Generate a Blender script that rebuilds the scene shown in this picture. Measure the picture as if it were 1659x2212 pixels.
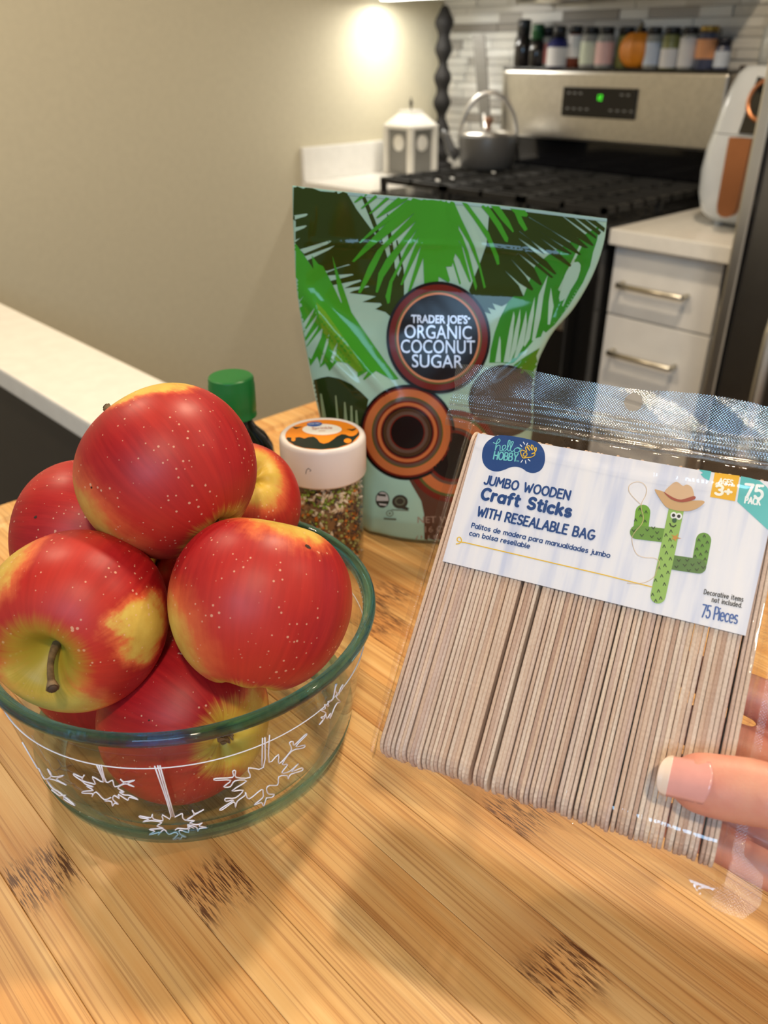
import bpy, bmesh, math, random
import numpy as np
from mathutils import Vector, Matrix, geometry
from mathutils.bvhtree import BVHTree

for o in list(bpy.data.objects): bpy.data.objects.remove(o, do_unlink=True)
SC = bpy.context.scene
COL = SC.collection
random.seed(7); rng = np.random.default_rng(7)

# ------------------------------------------------------------------ camera
FPX, CX, CY = 1790.0, 829.5, 1106.0
PITCH = math.atan2(996, FPX); TH = math.radians(46.3); HC = 0.33
C = np.array([0, 0, HC])
FH = np.array([-math.sin(TH), math.cos(TH), 0]); RT = np.array([math.cos(TH), math.sin(TH), 0]); ZZ = np.array([0, 0, 1.0])
FW = FH*math.cos(PITCH) - ZZ*math.sin(PITCH); UP = FH*math.sin(PITCH) + ZZ*math.cos(PITCH)
cd = bpy.data.cameras.new('camera'); cam = bpy.data.objects.new('camera', cd); COL.objects.link(cam)
m = Matrix([list(RT)+[0], list(UP)+[0], list(-FW)+[0], [0, 0, 0, 1]]).transposed(); m.translation = Vector(C)
m[3][0] = m[3][1] = m[3][2] = 0
cam.matrix_world = m
cd.sensor_fit = 'HORIZONTAL'; cd.sensor_width = 36; cd.lens = FPX/1659*36; cd.clip_start = 0.02
cd.dof.use_dof = True; cd.dof.focus_distance = 0.385; cd.dof.aperture_fstop = 14.0
SC.camera = cam

# ------------------------------------------------------------------ world, lights, exposure
SC.view_settings.view_transform = 'Standard'; SC.view_settings.look = 'None'
SC.view_settings.gamma = 1; SC.view_settings.use_curve_mapping = False
SC.view_settings.exposure = 0.12
W = bpy.data.worlds.new('world'); SC.world = W; W.use_nodes = True
bgn = W.node_tree.nodes['Background']; bgn.inputs[0].default_value = (1.0, 0.94, 0.86, 1); bgn.inputs[1].default_value = 0.32

def light(name, loc, target, size, power, col, shape='DISK', sy=None):
    l = bpy.data.lights.new(name, 'AREA'); l.shape = shape; l.size = size; l.energy = power; l.color = col
    if sy: l.size_y = sy
    o = bpy.data.objects.new(name, l); COL.objects.link(o); o.location = loc
    o.rotation_euler = (Vector(target)-Vector(loc)).to_track_quat('-Z', 'Y').to_euler()
    return o
WARM = (1.0, 0.80, 0.56)
light('downlight_or_fill', (0.52, -0.36, 1.49), (0.52, -0.36, 0), 0.13, 14.5, WARM)
light('downlight_or_fill', (-0.50, 0.98, 1.49), (-0.50, 0.98, 0), 0.13, 16.5, WARM)
light('downlight_or_fill', (-1.45, 0.20, 1.49), (-1.45, 0.20, 0), 0.13, 13, WARM)  # added fill lamp, unseen, brightens the inside of the bowl
light('downlight_or_fill', (0.75, 1.25, 1.49), (0.75, 1.25, 0), 0.13, 10, WARM)  # another unseen lamp, added for fill from the far right
light('under_cabinet_light', (-1.97, 2.02, 0.455), (-1.97, 2.02, 0), 0.26, 1.9, (1.0, 0.95, 0.86), 'RECTANGLE', 0.03)
light('window_daylight', (0.95, -1.30, 1.14), (-0.2, 0.25, 0.15), 0.85, 17, (0.38, 0.68, 1.0), 'RECTANGLE', 0.60)

# ------------------------------------------------------------------ pixel geometry (used to measure the place)
def ray(u, v):
    d = FW*FPX + RT*(u-CX) - UP*(v-CY); return d/np.linalg.norm(d)
def atz(u, v, z=0.0):
    d = ray(u, v); return C + d*(z-HC)/d[2]
def aty(u, v, y):
    d = ray(u, v); return C + d*(y/d[1])
def cam2w(v): return RT*v[0] + UP*v[1] - FW*v[2]      # (right, up, toward viewer)

# ------------------------------------------------------------------ materials
def srgb(r, g, b):
    f = lambda c: (c/255/12.92) if c/255 <= .04045 else ((c/255+.055)/1.055)**2.4
    return (f(r), f(g), f(b), 1)
class NT:
    def __init__(s, name):
        s.m = bpy.data.materials.new(name); s.m.use_nodes = True; s.t = s.m.node_tree
        s.b = s.t.nodes['Principled BSDF']; s.out = s.t.nodes['Material Output']
    def n(s, typ, **kw):
        x = s.t.nodes.new(typ)
        for k, v in kw.items():
            if k.startswith('i_'):
                k2 = k[2:]; x.inputs[int(k2) if k2.isdigit() else k2].default_value = v
            else: setattr(x, k, v)
        return x
    def l(s, a, b): s.t.links.new(a, b)
    def ramp(s, fac, stops):
        r = s.n('ShaderNodeValToRGB'); e = r.color_ramp.elements
        while len(e) < len(stops): e.new(.5)
        for i, (p, c) in enumerate(stops): e[i].position = p; e[i].color = c
        s.l(fac, r.inputs[0]); return r
    def bump(s, h, strength=.2, dist=.001):
        b = s.n('ShaderNodeBump', i_Strength=strength, i_Distance=dist); s.l(h, b.inputs['Height']); s.l(b.outputs[0], s.b.inputs['Normal']); return b
    def math(s, op, a, b=None, clamp=False):
        x = s.n('ShaderNodeMath', operation=op, use_clamp=clamp)
        for i, v in enumerate((a, b)):
            if v is None: continue
            if isinstance(v, (int, float)): x.inputs[i].default_value = v
            else: s.l(v, x.inputs[i])
        return x.outputs[0]
    def mix(s, fac, a, b, blend='MIX'):
        x = s.n('ShaderNodeMix', data_type='RGBA', blend_type=blend)
        for i, v in ((0, fac), (6, a), (7, b)):
            if isinstance(v, (int, float, tuple)): x.inputs[i].default_value = v
            else: s.l(v, x.inputs[i])
        return x.outputs[2]
MATS = {}
def pm(name, col, rough=.5, metal=0, coat=0, spec=.5, emit=None, es=1, noise=0, nscale=20, bump=0):
    """principled with a little procedural variation"""
    if name in MATS: return MATS[name]
    t = NT(name); b = t.b
    b.inputs['Roughness'].default_value = rough; b.inputs['Metallic'].default_value = metal
    b.inputs['Coat Weight'].default_value = coat; b.inputs['Specular IOR Level'].default_value = spec
    tc = t.n('ShaderNodeTexCoord'); nz = t.n('ShaderNodeTexNoise', i_Scale=nscale, i_Detail=4.0); t.l(tc.outputs['Object'], nz.inputs['Vector'])
    k = noise if noise else .03
    lo = tuple(c*(1-k) for c in col[:3])+(1,); hi = tuple(min(1, c*(1+k)) for c in col[:3])+(1,)
    r = t.ramp(nz.outputs[0], [(.35, lo), (.65, hi)]); t.l(r.outputs[0], b.inputs['Base Color'])
    if bump: t.bump(nz.outputs[0], bump, .001)
    if emit: b.inputs['Emission Color'].default_value = emit; b.inputs['Emission Strength'].default_value = es
    MATS[name] = t.m; return t.m

# ------------------------------------------------------------------ mesh helpers
def link(o, parent=None):
    COL.objects.link(o)
    if parent is not None: o.parent = parent
    return o
def mk(name, verts, faces, mat, parent=None, smooth=True):
    me = bpy.data.meshes.new(name); me.from_pydata([tuple(map(float, v)) for v in verts], [], [tuple(map(int, f)) for f in faces]); me.update()
    if mat is not None:
        for mm in (mat if isinstance(mat, list) else [mat]): me.materials.append(mm)
    if smooth: me.polygons.foreach_set('use_smooth', [True]*len(me.polygons))
    return link(bpy.data.objects.new(name, me), parent)
def thing(name, label, cat, loc=(0, 0, 0), group=None):
    o = bpy.data.objects.new(name, None); o.empty_display_size = .02; COL.objects.link(o); o.location = loc
    return tag(o, label, cat, group)
def tag(o, label, cat, group=None):
    o['label'] = label; o['category'] = cat
    if group: o['group'] = group
    return o
def struct(o, label=None):
    o['kind'] = 'structure'
    if label: o['label'] = label
    return o
def loc_of(parent):
    p = np.zeros(3)
    while parent is not None: p = p+np.array(parent.location); parent = parent.parent
    return p
def box(name, x, y, z, mat, parent=None, bev=.002, seg=2):
    """axis box given by world ranges; the parent carries only a translation"""
    off = loc_of(parent)
    bm = bmesh.new(); bmesh.ops.create_cube(bm, size=1)
    for v in bm.verts:
        v.co = Vector(((x[0]+x[1])/2-off[0]+v.co.x*(x[1]-x[0]), (y[0]+y[1])/2-off[1]+v.co.y*(y[1]-y[0]), (z[0]+z[1])/2-off[2]+v.co.z*(z[1]-z[0])))
    if bev: bmesh.ops.bevel(bm, geom=bm.edges[:], offset=bev, segments=seg, profile=.6, affect='EDGES')
    me = bpy.data.meshes.new(name); bm.to_mesh(me); bm.free(); me.materials.append(mat)
    return link(bpy.data.objects.new(name, me), parent)
def lathe_data(prof, seg=48, cap=True):
    vs, fs = [], []
    n = len(prof)
    for i in range(seg):
        a = 2*math.pi*i/seg
        for r, z in prof: vs.append((r*math.cos(a), r*math.sin(a), z))
    for i in range(seg):
        j = (i+1) % seg
        for k in range(n-1):
            fs.append((i*n+k, j*n+k, j*n+k+1, i*n+k+1))
    return vs, fs
def lathe(name, prof, mat, parent=None, seg=48, loc=(0, 0, 0), weld=True):
    vs, fs = lathe_data(prof, seg)
    vs = [(v[0]+loc[0], v[1]+loc[1], v[2]+loc[2]) for v in vs]
    o = mk(name, vs, fs, mat, parent)
    bm = bmesh.new(); bm.from_mesh(o.data); bmesh.ops.remove_doubles(bm, verts=bm.verts, dist=1e-6)
    bmesh.ops.recalc_face_normals(bm, faces=bm.faces); bm.to_mesh(o.data); bm.free()
    o.data.polygons.foreach_set('use_smooth', [True]*len(o.data.polygons))
    return o
def autosmooth(o, ang=40):
    me = o.data; bm = bmesh.new(); bm.from_mesh(me)
    for e in bm.edges:
        if len(e.link_faces) == 2 and e.calc_face_angle() > math.radians(ang): e.smooth = False
    bm.to_mesh(me); bm.free(); return o
def tube_data(pts, rad, seg=8, squash=None, closed=False):
    pts = [np.array(p, float) for p in pts]; n = len(pts)
    vs, fs = [], []
    prev = None
    for i, p in enumerate(pts):
        t = pts[min(i+1, n-1)]-pts[max(i-1, 0)]
        if closed: t = pts[(i+1) % n]-pts[(i-1) % n]
        t = t/(np.linalg.norm(t)+1e-12)
        if prev is None:
            a = np.array([0, 0, 1.0]) if abs(t[2]) < .9 else np.array([1.0, 0, 0])
            u = np.cross(t, a)
        else: u = prev - t*(prev@t)
        u /= np.linalg.norm(u)+1e-12; prev = u; w = np.cross(t, u)
        r = rad[i] if hasattr(rad, '__len__') else rad
        for k in range(seg):
            an = 2*math.pi*k/seg; vs.append(p + u*r*math.cos(an) + w*r*math.sin(an))
    m_ = n if closed else n-1
    for i in range(m_):
        j = (i+1) % n
        for k in range(seg):
            l = (k+1) % seg; fs.append((i*seg+k, i*seg+l, j*seg+l, j*seg+k))
    if not closed:
        fs.append(tuple(range(seg))[::-1]); fs.append(tuple((n-1)*seg+k for k in range(seg)))
    return vs, fs
def tube(name, pts, rad, mat, parent=None, seg=8, closed=False):
    off = loc_of(parent); pts = [np.array(p)-off for p in pts]
    vs, fs = tube_data(pts, rad, seg, None, closed); return mk(name, vs, fs, mat, parent)
class MB:
    def __init__(s): s.v = []; s.f = []
    def add(s, vs, fs):
        o = len(s.v); s.v += [tuple(v) for v in vs]; s.f += [tuple(i+o for i in f) for f in fs]; return s
    def cube(s, x, y, z):
        vs = [(a, b, c) for a in x for b in y for c in z]
        return s.add(vs, [(0, 1, 3, 2), (4, 6, 7, 5), (0, 4, 5, 1), (2, 3, 7, 6), (0, 2, 6, 4), (1, 5, 7, 3)])
    def tube(s, pts, r, seg=6, closed=False): return s.add(*tube_data(pts, r, seg, None, closed))
    def build(s, name, mat, parent=None, smooth=False): return mk(name, s.v, s.f, mat, parent, smooth)
def catmull(pts, n=6, closed=False):
    P = [np.array(p, float) for p in pts]; out = []
    N = len(P); rngi = range(N if closed else N-1)
    for i in rngi:
        if closed: p0, p1, p2, p3 = P[(i-1) % N], P[i], P[(i+1) % N], P[(i+2) % N]
        else: p0, p1, p2, p3 = P[max(i-1, 0)], P[i], P[i+1], P[min(i+2, N-1)]
        for k in range(n):
            t = k/n
            out.append(.5*((2*p1)+(-p0+p2)*t+(2*p0-5*p1+4*p2-p3)*t*t+(-p0+3*p1-3*p2+p3)*t**3))
    if not closed: out.append(P[-1])
    return out

# ------------------------------------------------------------------ flat print helpers
def tri_poly(poly):
    pts = [Vector((p[0], p[1], 0)) for p in poly]
    return [tuple(t) for t in geometry.tessellate_polygon([pts])]
def refine(vs, tris, d):
    vs = [tuple(v) for v in vs]; out = []; stack = list(tris); cache = {}
    while stack:
        t = stack.pop()
        L = [(math.dist(vs[t[i]], vs[t[(i+1) % 3]]), i) for i in range(3)]; l, i = max(L)
        if l <= d: out.append(t); continue
        a, b, c = t[i], t[(i+1) % 3], t[(i+2) % 3]; k = (min(a, b), max(a, b))
        if k not in cache: vs.append(tuple((vs[a][j]+vs[b][j])/2 for j in range(2))); cache[k] = len(vs)-1
        mdx = cache[k]; stack += [(a, mdx, c), (mdx, b, c)]
    return vs, out
def text2d(s, bold=0.0):
    cu = bpy.data.curves.new('t', 'FONT'); cu.body = s; cu.offset = bold; cu.resolution_u = 4
    o = bpy.data.objects.new('t', cu); COL.objects.link(o)
    dg = bpy.context.evaluated_depsgraph_get(); me = bpy.data.meshes.new_from_object(o.evaluated_get(dg))
    me.calc_loop_triangles()
    vs = [(v.co.x, v.co.y) for v in me.vertices]; ts = [tuple(t.vertices) for t in me.loop_triangles]
    bpy.data.objects.remove(o); bpy.data.curves.remove(cu); bpy.data.meshes.remove(me)
    return vs, ts
def fit_text(s, bl, br, h, bold=0.0, cap=0.7):
    """text laid between two baseline points; h = vector of cap height; returns 2-D verts, tris"""
    vs, ts = text2d(s, bold)
    x0 = min(v[0] for v in vs); x1 = max(v[0] for v in vs)
    bl = np.array(bl, float); ex = np.array(br, float)-bl; ey = np.array(h, float)
    return [tuple(bl+ex*((v[0]-x0)/(x1-x0))+ey*(v[1]/cap)) for v in vs], ts
def arc(cx, cy, rx, ry, a0, a1, n=14):
    return [(cx+rx*math.cos(math.radians(a0+(a1-a0)*i/n)), cy+ry*math.sin(math.radians(a0+(a1-a0)*i/n))) for i in range(n+1)]
X_ = .66
def _o(cx=.27, r=.27): return arc(cx, .33, r, .33, 0, 360, 22)
GL = {
 'A': (.72, [[(0, 0), (.36, 1), (.72, 0)], [(.13, .34), (.59, .34)]]),
 'B': (.58, [[(0, 0), (0, 1), (.27, 1)]+arc(.27, .76, .24, .24, 90, -90)+[(0, .52)], [(.27, .52)]+arc(.29, .26, .29, .26, 90, -90)+[(0, 0)]]),
 'C': (.66, [arc(.38, .5, .38, .5, 52, 308, 20)]),
 'D': (.64, [[(0, 0), (0, 1), (.2, 1)]+arc(.2, .5, .44, .5, 90, -90, 16)+[(0, 0)]]),
 'E': (.5, [[(.5, 1), (0, 1), (0, 0), (.5, 0)], [(0, .52), (.42, .52)]]),
 'G': (.72, [arc(.38, .5, .38, .5, 55, 352, 22)+[(.42, .43)]]),
 'H': (.62, [[(0, 0), (0, 1)], [(.62, 0), (.62, 1)], [(0, .5), (.62, .5)]]),
 'I': (.02, [[(0, 0), (0, 1)]]),
 'J': (.42, [[(.42, 1), (.42, .25)]+arc(.21, .23, .21, .23, 0, -160)]),
 'K': (.6, [[(0, 0), (0, 1)], [(.56, 1), (.04, .45)], [(.2, .6), (.6, 0)]]),
 'L': (.46, [[(0, 1), (0, 0), (.46, 0)]]),
 'M': (.8, [[(0, 0), (.06, 1), (.4, .38), (.74, 1), (.8, 0)]]),
 'N': (.62, [[(0, 0), (0, 1), (.62, 0), (.62, 1)]]),
 'O': (.74, [arc(.37, .5, .37, .5, 0, 360, 26)]),
 'P': (.54, [[(0, 0), (0, 1), (.26, 1)]+arc(.26, .73, .28, .27, 90, -90)+[(0, .46)]]),
 'R': (.58, [[(0, 0), (0, 1), (.26, 1)]+arc(.26, .74, .27, .26, 90, -90)+[(0, .48)], [(.26, .48), (.58, 0)]]),
 'S': (.54, [arc(.28, .75, .25, .25, 30, 270)+arc(.27, .25, .27, .25, 90, -150)]),
 'T': (.6, [[(0, 1), (.6, 1)], [(.3, 1), (.3, 0)]]),
 'U': (.62, [[(0, 1), (0, .3)]+arc(.31, .3, .31, .3, 180, 360)+[(.62, 1)]]),
 'W': (.95, [[(0, 1), (.24, 0), (.475, .72), (.71, 0), (.95, 1)]]),
 'Y': (.62, [[(0, 1), (.31, .48), (.62, 1)], [(.31, .48), (.31, 0)]]),
 'a': (.54, [_o(), [(.54, X_), (.54, 0)]]),
 'b': (.54, [[(0, 1), (0, 0)], _o()]),
 'c': (.46, [arc(.27, .33, .27, .33, 50, 310, 16)]),
 'd': (.54, [_o(), [(.54, 1), (.54, 0)]]),
 'e': (.54, [[(.01, .35), (.53, .35)]+arc(.27, .33, .27, .33, 5, 310, 18)]),
 'f': (.36, [arc(.34, .82, .18, .18, 70, 180)+[(.16, 0)], [(0, .62), (.34, .62)]]),
 'h': (.5, [[(0, 1), (0, 0)], [(0, .36)]+arc(.25, .41, .25, .25, 180, 0)+[(.5, 0)]]),
 'i': (.02, [[(0, X_), (0, 0)], [(0, .93), (0, .95)]]),
 'j': (.1, [[(.1, X_), (.1, -.12)]+arc(-.06, -.12, .16, .16, 0, -110), [(.1, .93), (.1, .95)]]),
 'k': (.46, [[(0, 1), (0, 0)], [(.42, X_), (.03, .28)], [(.16, .4), (.46, 0)]]),
 'l': (.1, [[(0, 1), (0, .14)]+arc(.12, .14, .12, .14, 180, 270, 6)]),
 'm': (.78, [[(0, X_), (0, 0)], [(0, .4)]+arc(.195, .45, .195, .21, 180, 0)+[(.39, 0)], [(.39, .4)]+arc(.585, .45, .195, .21, 180, 0)+[(.78, 0)]]),
 'n': (.5, [[(0, X_), (0, 0)], [(0, .38)]+arc(.25, .41, .25, .25, 180, 0)+[(.5, 0)]]),
 'o': (.54, [_o()]),
 'p': (.54, [[(0, X_), (0, -.3)], _o()]),
 'r': (.3, [[(0, X_), (0, 0)], [(0, .36)]+arc(.24, .36, .24, .28, 180, 75)]),
 's': (.42, [arc(.22, .49, .19, .17, 40, 270)+arc(.21, .165, .21, .165, 90, -140)]),
 't': (.34, [[(.14, .92), (.14, .16)]+arc(.28, .16, .14, .16, 180, 290, 6), [(0, X_), (.34, X_)]]),
 'u': (.5, [[(0, X_), (0, .25)]+arc(.25, .25, .25, .25, 180, 360), [(.5, X_), (.5, 0)]]),
 'v': (.5, [[(0, X_), (.25, 0), (.5, X_)]]),
 '3': (.52, [arc(.25, .76, .25, .24, 150, -80)+arc(.25, .26, .27, .26, 85, -150)]),
 '5': (.52, [[(.48, 1), (.08, 1), (.04, .56)]+arc(.25, .32, .27, .32, 120, -150)]),
 '7': (.52, [[(0, 1), (.52, 1), (.18, 0)]]),
 '+': (.44, [[(0, .42), (.44, .42)], [(.22, .2), (.22, .64)]]),
 '.': (.02, [[(0, .02), (0, .03)]]),
 ' ': (.3, []),
}
RID = []
def ribbon(polys, w):
    """round-capped flat strokes in 2-D"""
    vs, ts = [], []; RID.clear()
    for pl_ in polys:
        P = [np.array(p, float) for p in pl_]
        for a, b in zip(P[:-1], P[1:]):
            d = b-a; l = np.linalg.norm(d)
            if l < 1e-9: continue
            n = np.array([-d[1], d[0]])/l*w/2; o = len(vs)
            vs += [a+n, a-n, b-n, b+n]; RID.extend([len(ts) % 61]*4); ts += [(o, o+1, o+2), (o, o+2, o+3)]
        for p in P:
            o = len(vs); vs += [p+np.array([math.cos(k*math.pi/4), math.sin(k*math.pi/4)])*w/2 for k in range(8)]; RID.extend([len(ts) % 61]*8)
            ts += [(o, o+k, o+k+1) for k in range(1, 7)]
    return [tuple(v) for v in vs], ts
def stroke_text(s, p0, p1, cap, w, gap=.2):
    """single-stroke rounded lettering between baseline points p0, p1"""
    p0 = np.array(p0, float); p1 = np.array(p1, float)
    x = 0; pl_ = []
    for ch in s:
        wd, st = GL[ch]
        for q in st: pl_.append([(a+x, b) for a, b in q])
        x += wd+gap
    x -= gap
    ex = (p1-p0)/x; u = ex/np.linalg.norm(ex); ey = np.array([-u[1], u[0]])*cap
    return ribbon([[p0+ex*a+ey*b for a, b in q] for q in pl_], w)

# ================================================================== SETTING
ZC = -0.02                    # kitchen counter height (board top = 0)
ZF = -0.93                    # floor
M_wall = pm('wall_paint', srgb(210, 202, 176), .75, noise=.02, nscale=60, bump=.05)
M_white = pm('white_lacquer', srgb(236, 235, 232), .35)
M_quartz = pm('white_quartz', srgb(240, 238, 232), .25, noise=.03, nscale=40)
M_dark = pm('dark_panel', srgb(62, 56, 50), .6)
M_steel = pm('brushed_steel', (.62, .60, .56, 1), .33, 1.0, noise=.05, nscale=80)
M_nickel = pm('satin_nickel', (.66, .62, .52, 1), .3, 1.0)
M_black = pm('black_enamel', (.008, .008, .008, 1), .25, coat=.3)
M_iron = pm('cast_iron', (.012, .012, .012, 1), .6, bump=.2)
M_blackgl = pm('black_glass', (.006, .006, .007, 1), .08)
M_fridge = pm('dark_stainless', (.30, .29, .27, 1), .30, 1.0, noise=.04)
M_floor = pm('floor_wood', srgb(120, 96, 72), .5, noise=.2, nscale=6)

struct(box('floor', (-4, 3), (-3, 3), (ZF-.05, ZF), M_floor, bev=0))
struct(box('wall_left', (-2.25, -2.15), (-2, 2.5), (ZF, 1.55), M_wall, bev=0))
struct(box('ceiling', (-2.25, 3), (-2, 2.5), (1.52, 1.6), M_wall, bev=0))
M_grout = pm('grout', srgb(196, 194, 188), .8)
wb = struct(box('wall_back', (-2.15, 3), (2.335, 2.45), (ZF, 1.55), M_grout, bev=0))
# linear mosaic, every strip its own tile
tmats = [pm('tile_white', srgb(226, 225, 220), .25), pm('tile_pearl', srgb(208, 206, 200), .2), pm('tile_grey', srgb(170, 166, 160), .35), pm('tile_taupe', srgb(146, 140, 132), .45)]
tmesh = []
for k, tm in enumerate(tmats):
    bm = bmesh.new(); bmesh.ops.create_cube(bm, size=1)
    me = bpy.data.meshes.new('tile'); bm.to_mesh(me); bm.free(); me.materials.append(tm); tmesh.append(me)
z = -0.02; row = 0
while z < .54:
    h = (.026, .021, .024)[row % 3]; x = -2.148 - random.random()*.06
    while x < -0.72:
        l = random.choice((.09, .12, .15, .19)); x1 = min(x+l, -.70); xs = max(x, -2.148)
        if x1-xs > .015:
            o = bpy.data.objects.new('tile', random.choices(tmesh, (6, 5, 1.4, 1.2))[0]); link(o, wb)
            th = random.choice((.006, .008, .011))
            o.location = ((xs+x1)/2, 2.335-th/2, z+h/2); o.scale = (x1-xs-.0018, th, h-.0018)
        x += l
    z += h; row += 1

# ================================================================== KITCHEN
# left counter run
t = thing('base_cabinet', 'white base cabinet in the corner under the short counter left of the stove', 'cabinet', (-1.99, 2.03, ZF))
box('carcass', (-2.148, -1.832), (1.76, 2.33), (ZF+.1, ZC-.036), M_white, t)
box('toe_kick', (-2.14, -1.84), (1.80, 2.33), (ZF, ZF+.1), M_dark, t, 0)
dr = box('door', (-2.145, -1.836), (1.742, 1.76), (ZF+.11, ZC-.04), M_white, t)
box('handle', (-1.87, -1.86), (1.715, 1.725), (ZC-.25, ZC-.08), M_nickel, dr, .003)
t = thing('countertop', 'short white counter with upstand in the corner left of the stove', 'countertop', (-1.99, 2.0, ZC))
box('slab', (-2.148, -1.828), (1.70, 2.318), (ZC-.035, ZC), M_quartz, t, .003)
box('upstand', (-2.148, -2.133), (1.70, 2.318), (ZC, ZC+.095), M_quartz, t, .003)
# right counter run
XR0, XR1 = -1.055, -.775
t = thing('base_cabinet', 'white three-drawer base cabinet between the stove and the refrigerator', 'cabinet', (-.92, 2.03, ZF))
box('carcass', (XR0+.002, XR1-.012), (1.762, 2.33), (ZF+.1, ZC-.036), M_white, t)
box('toe_kick', (XR0+.01, XR1-.02), (1.80, 2.33), (ZF, ZF+.1), M_dark, t, 0)
for (z0, z1) in ((ZC-.196, ZC-.039), (ZC-.396, ZC-.2), (ZF+.11, ZC-.4)):
    d = box('drawer', (XR0+.004, XR1-.014), (1.742, 1.762), (z0, z1), M_white, t, .002)
    zh = z1-.082
    tube('handle', [(-1.018, 1.742, zh), (-1.018, 1.715, zh), (-1.018, 1.714, zh), (-.857, 1.714, zh), (-.857, 1.715, zh), (-.857, 1.742, zh)], .006, M_nickel, d, 10)
t = thing('countertop', 'white counter slab beside the refrigerator with the air fryer on it', 'countertop', (-.92, 2.0, ZC))
box('slab', (XR0, -.690), (1.715, 2.318), (ZC-.035, ZC), M_quartz, t, .003)

# stove
t = thing('gas_stove', 'stainless gas stove with black grates and raised control panel', 'stove', (-1.44, 2.0, ZF))
SX0, SX1 = -1.822, -1.062
box('body', (SX0, SX1), (1.70, 2.31), (ZF+.08, ZC-.045), M_black, t, .004)
box('cooktop', (SX0, SX1), (1.685, 2.31), (ZC-.045, ZC+.004), M_black, t, .006)
box('kick_plate', (SX0+.02, SX1-.02), (1.74, 2.25), (ZF, ZF+.08), M_dark, t, 0)
d = box('oven_door', (SX0+.008, SX1-.045), (1.655, 1.70), (ZF+.25, ZC-.13), M_black, t, .006)
box('window_pane', (SX0+.09, SX1-.11), (1.652, 1.657), (ZF+.36, ZC-.27), M_blackgl, d, .002)
box('trim', (SX0+.01, SX1-.05), (1.65, 1.658), (ZC-.235, ZC-.135), M_steel, d, .002)
tube('handle', [(SX0+.06, 1.655, ZC-.165), (SX0+.06, 1.60, ZC-.165), (SX1-.1, 1.60, ZC-.165), (SX1-.1, 1.655, ZC-.165)], .012, M_steel, d, 10)
cp = box('front_panel', (SX0+.004, SX1-.03), (1.665, 1.70), (ZC-.125, ZC-.045), M_steel, t, .006)
for k in range(5):
    x = SX0+.1+k*.14; kn = lathe('knob', [(0, 0), (.021, 0), (.019, .028), (.016, .032), (0, .032)], M_black, cp, 20)
    kn.rotation_euler = (math.pi/2, 0, 0); kn.location = (x-t.location.x, 1.665-t.location.y, ZC-.085-t.location.z)
# burners and grates
for (bx_, by_) in ((-1.66, 1.84), (-1.66, 2.12), (-1.23, 1.84), (-1.23, 2.12), (-1.445, 1.98)):
    b = lathe('burner', [(0, .022), (.03, .022), (.036, .016), (.036, .008), (.05, .006), (.05, 0)], M_iron, t, 24)
    b.location = (bx_+1.44, by_-2.0, ZC+.004-ZF)
for gx0, gx1 in ((SX0+.012, -1.575), (-1.565, -1.318), (-1.308, SX1-.012)):
    g = MB(); zt = ZC+.040; zb = ZC+.026
    for x in (gx0, gx1-.012): g.cube((x, x+.012), (1.715, 2.235), (zb, zt))
    for y in (1.715, 2.223): g.cube((gx0, gx1), (y, y+.012), (zb, zt))
    for y in np.linspace(1.76, 2.19, 8): g.cube((gx0+.0, gx0+.105), (y, y+.010), (zb, zt)); g.cube((gx1-.105, gx1), (y, y+.010), (zb, zt))
    xm = (gx0+gx1)/2
    g.cube((xm-.006, xm+.006), (1.715, 1.80), (zb, zt)); g.cube((xm-.006, xm+.006), (2.15, 2.235), (zb, zt)); g.cube((xm-.006, xm+.006), (1.90, 2.05), (zb, zt))
    for x in (gx0, gx1-.014):
        for y in (1.715, 1.96, 2.221): g.cube((x, x+.014), (y, y+.014), (ZC+.004, zb))
    o = g.build('grate', M_iron, t); o.data.transform(Matrix.Translation(-Vector(t.location)))
# back console
bk = box('console_base', (SX0+.004, SX1-.004), (2.275, 2.315), (ZC, .10), M_blackgl, t, .002)
pn = box('control_panel', (SX0+.0, SX1-.035), (2.245, 2.315), (.098, .281), M_steel, t, .008)
box('top_trim', (SX0, SX1-.035), (2.243, 2.318), (.2795, .287), M_black, t, .002)
ds = box('display', (-1.592, -1.347), (2.240, 2.2455), (.163, .240), M_blackgl, pn, .003)
M_led = pm('green_digits', (.02, .2, .01, 1), .4, emit=(.08, 1, .03, 1), es=1.1)
dg_ = MB()
def seg7(mb, x, z, w, h, segs, y):
    s = .0022
    R_ = {'a': ((x, x+w), (z+h-s, z+h)), 'd': ((x, x+w), (z, z+s)), 'g': ((x, x+w), (z+h/2-s/2, z+h/2+s/2)), 'f': ((x, x+s), (z+h/2, z+h)), 'e': ((x, x+s), (z, z+h/2)), 'b': ((x+w-s, x+w), (z+h/2, z+h)), 'c': ((x+w-s, x+w), (z, z+h/2))}
    for q in segs: mb.cube(R_[q][0], (y-.0008, y), R_[q][1])
for k, sgs in enumerate(('bc', 'abged')): seg7(dg_, -1.476+k*.011, .208, .008, .014, sgs, 2.2402)
o = dg_.build('digits', M_led, ds); o.data.transform(Matrix.Translation(-Vector(t.location)))
M_btn = pm('panel_print', srgb(120, 120, 118), .5); bt = MB()
for (x, z) in [(-1.575+.022*i, .182) for i in range(4)]+[(-1.43+.022*i, .182) for i in range(4)]+[(-1.575+.02*i, .222) for i in range(3)]+[(-1.40+.02*i, .222) for i in range(2)]: bt.cube((x, x+.010), (2.2396, 2.2402), (z, z+.004))
o = bt.build('button_print', M_btn, ds); o['kind'] = 'stuff'; o.data.transform(Matrix.Translation(-Vector(t.location)))

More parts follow.
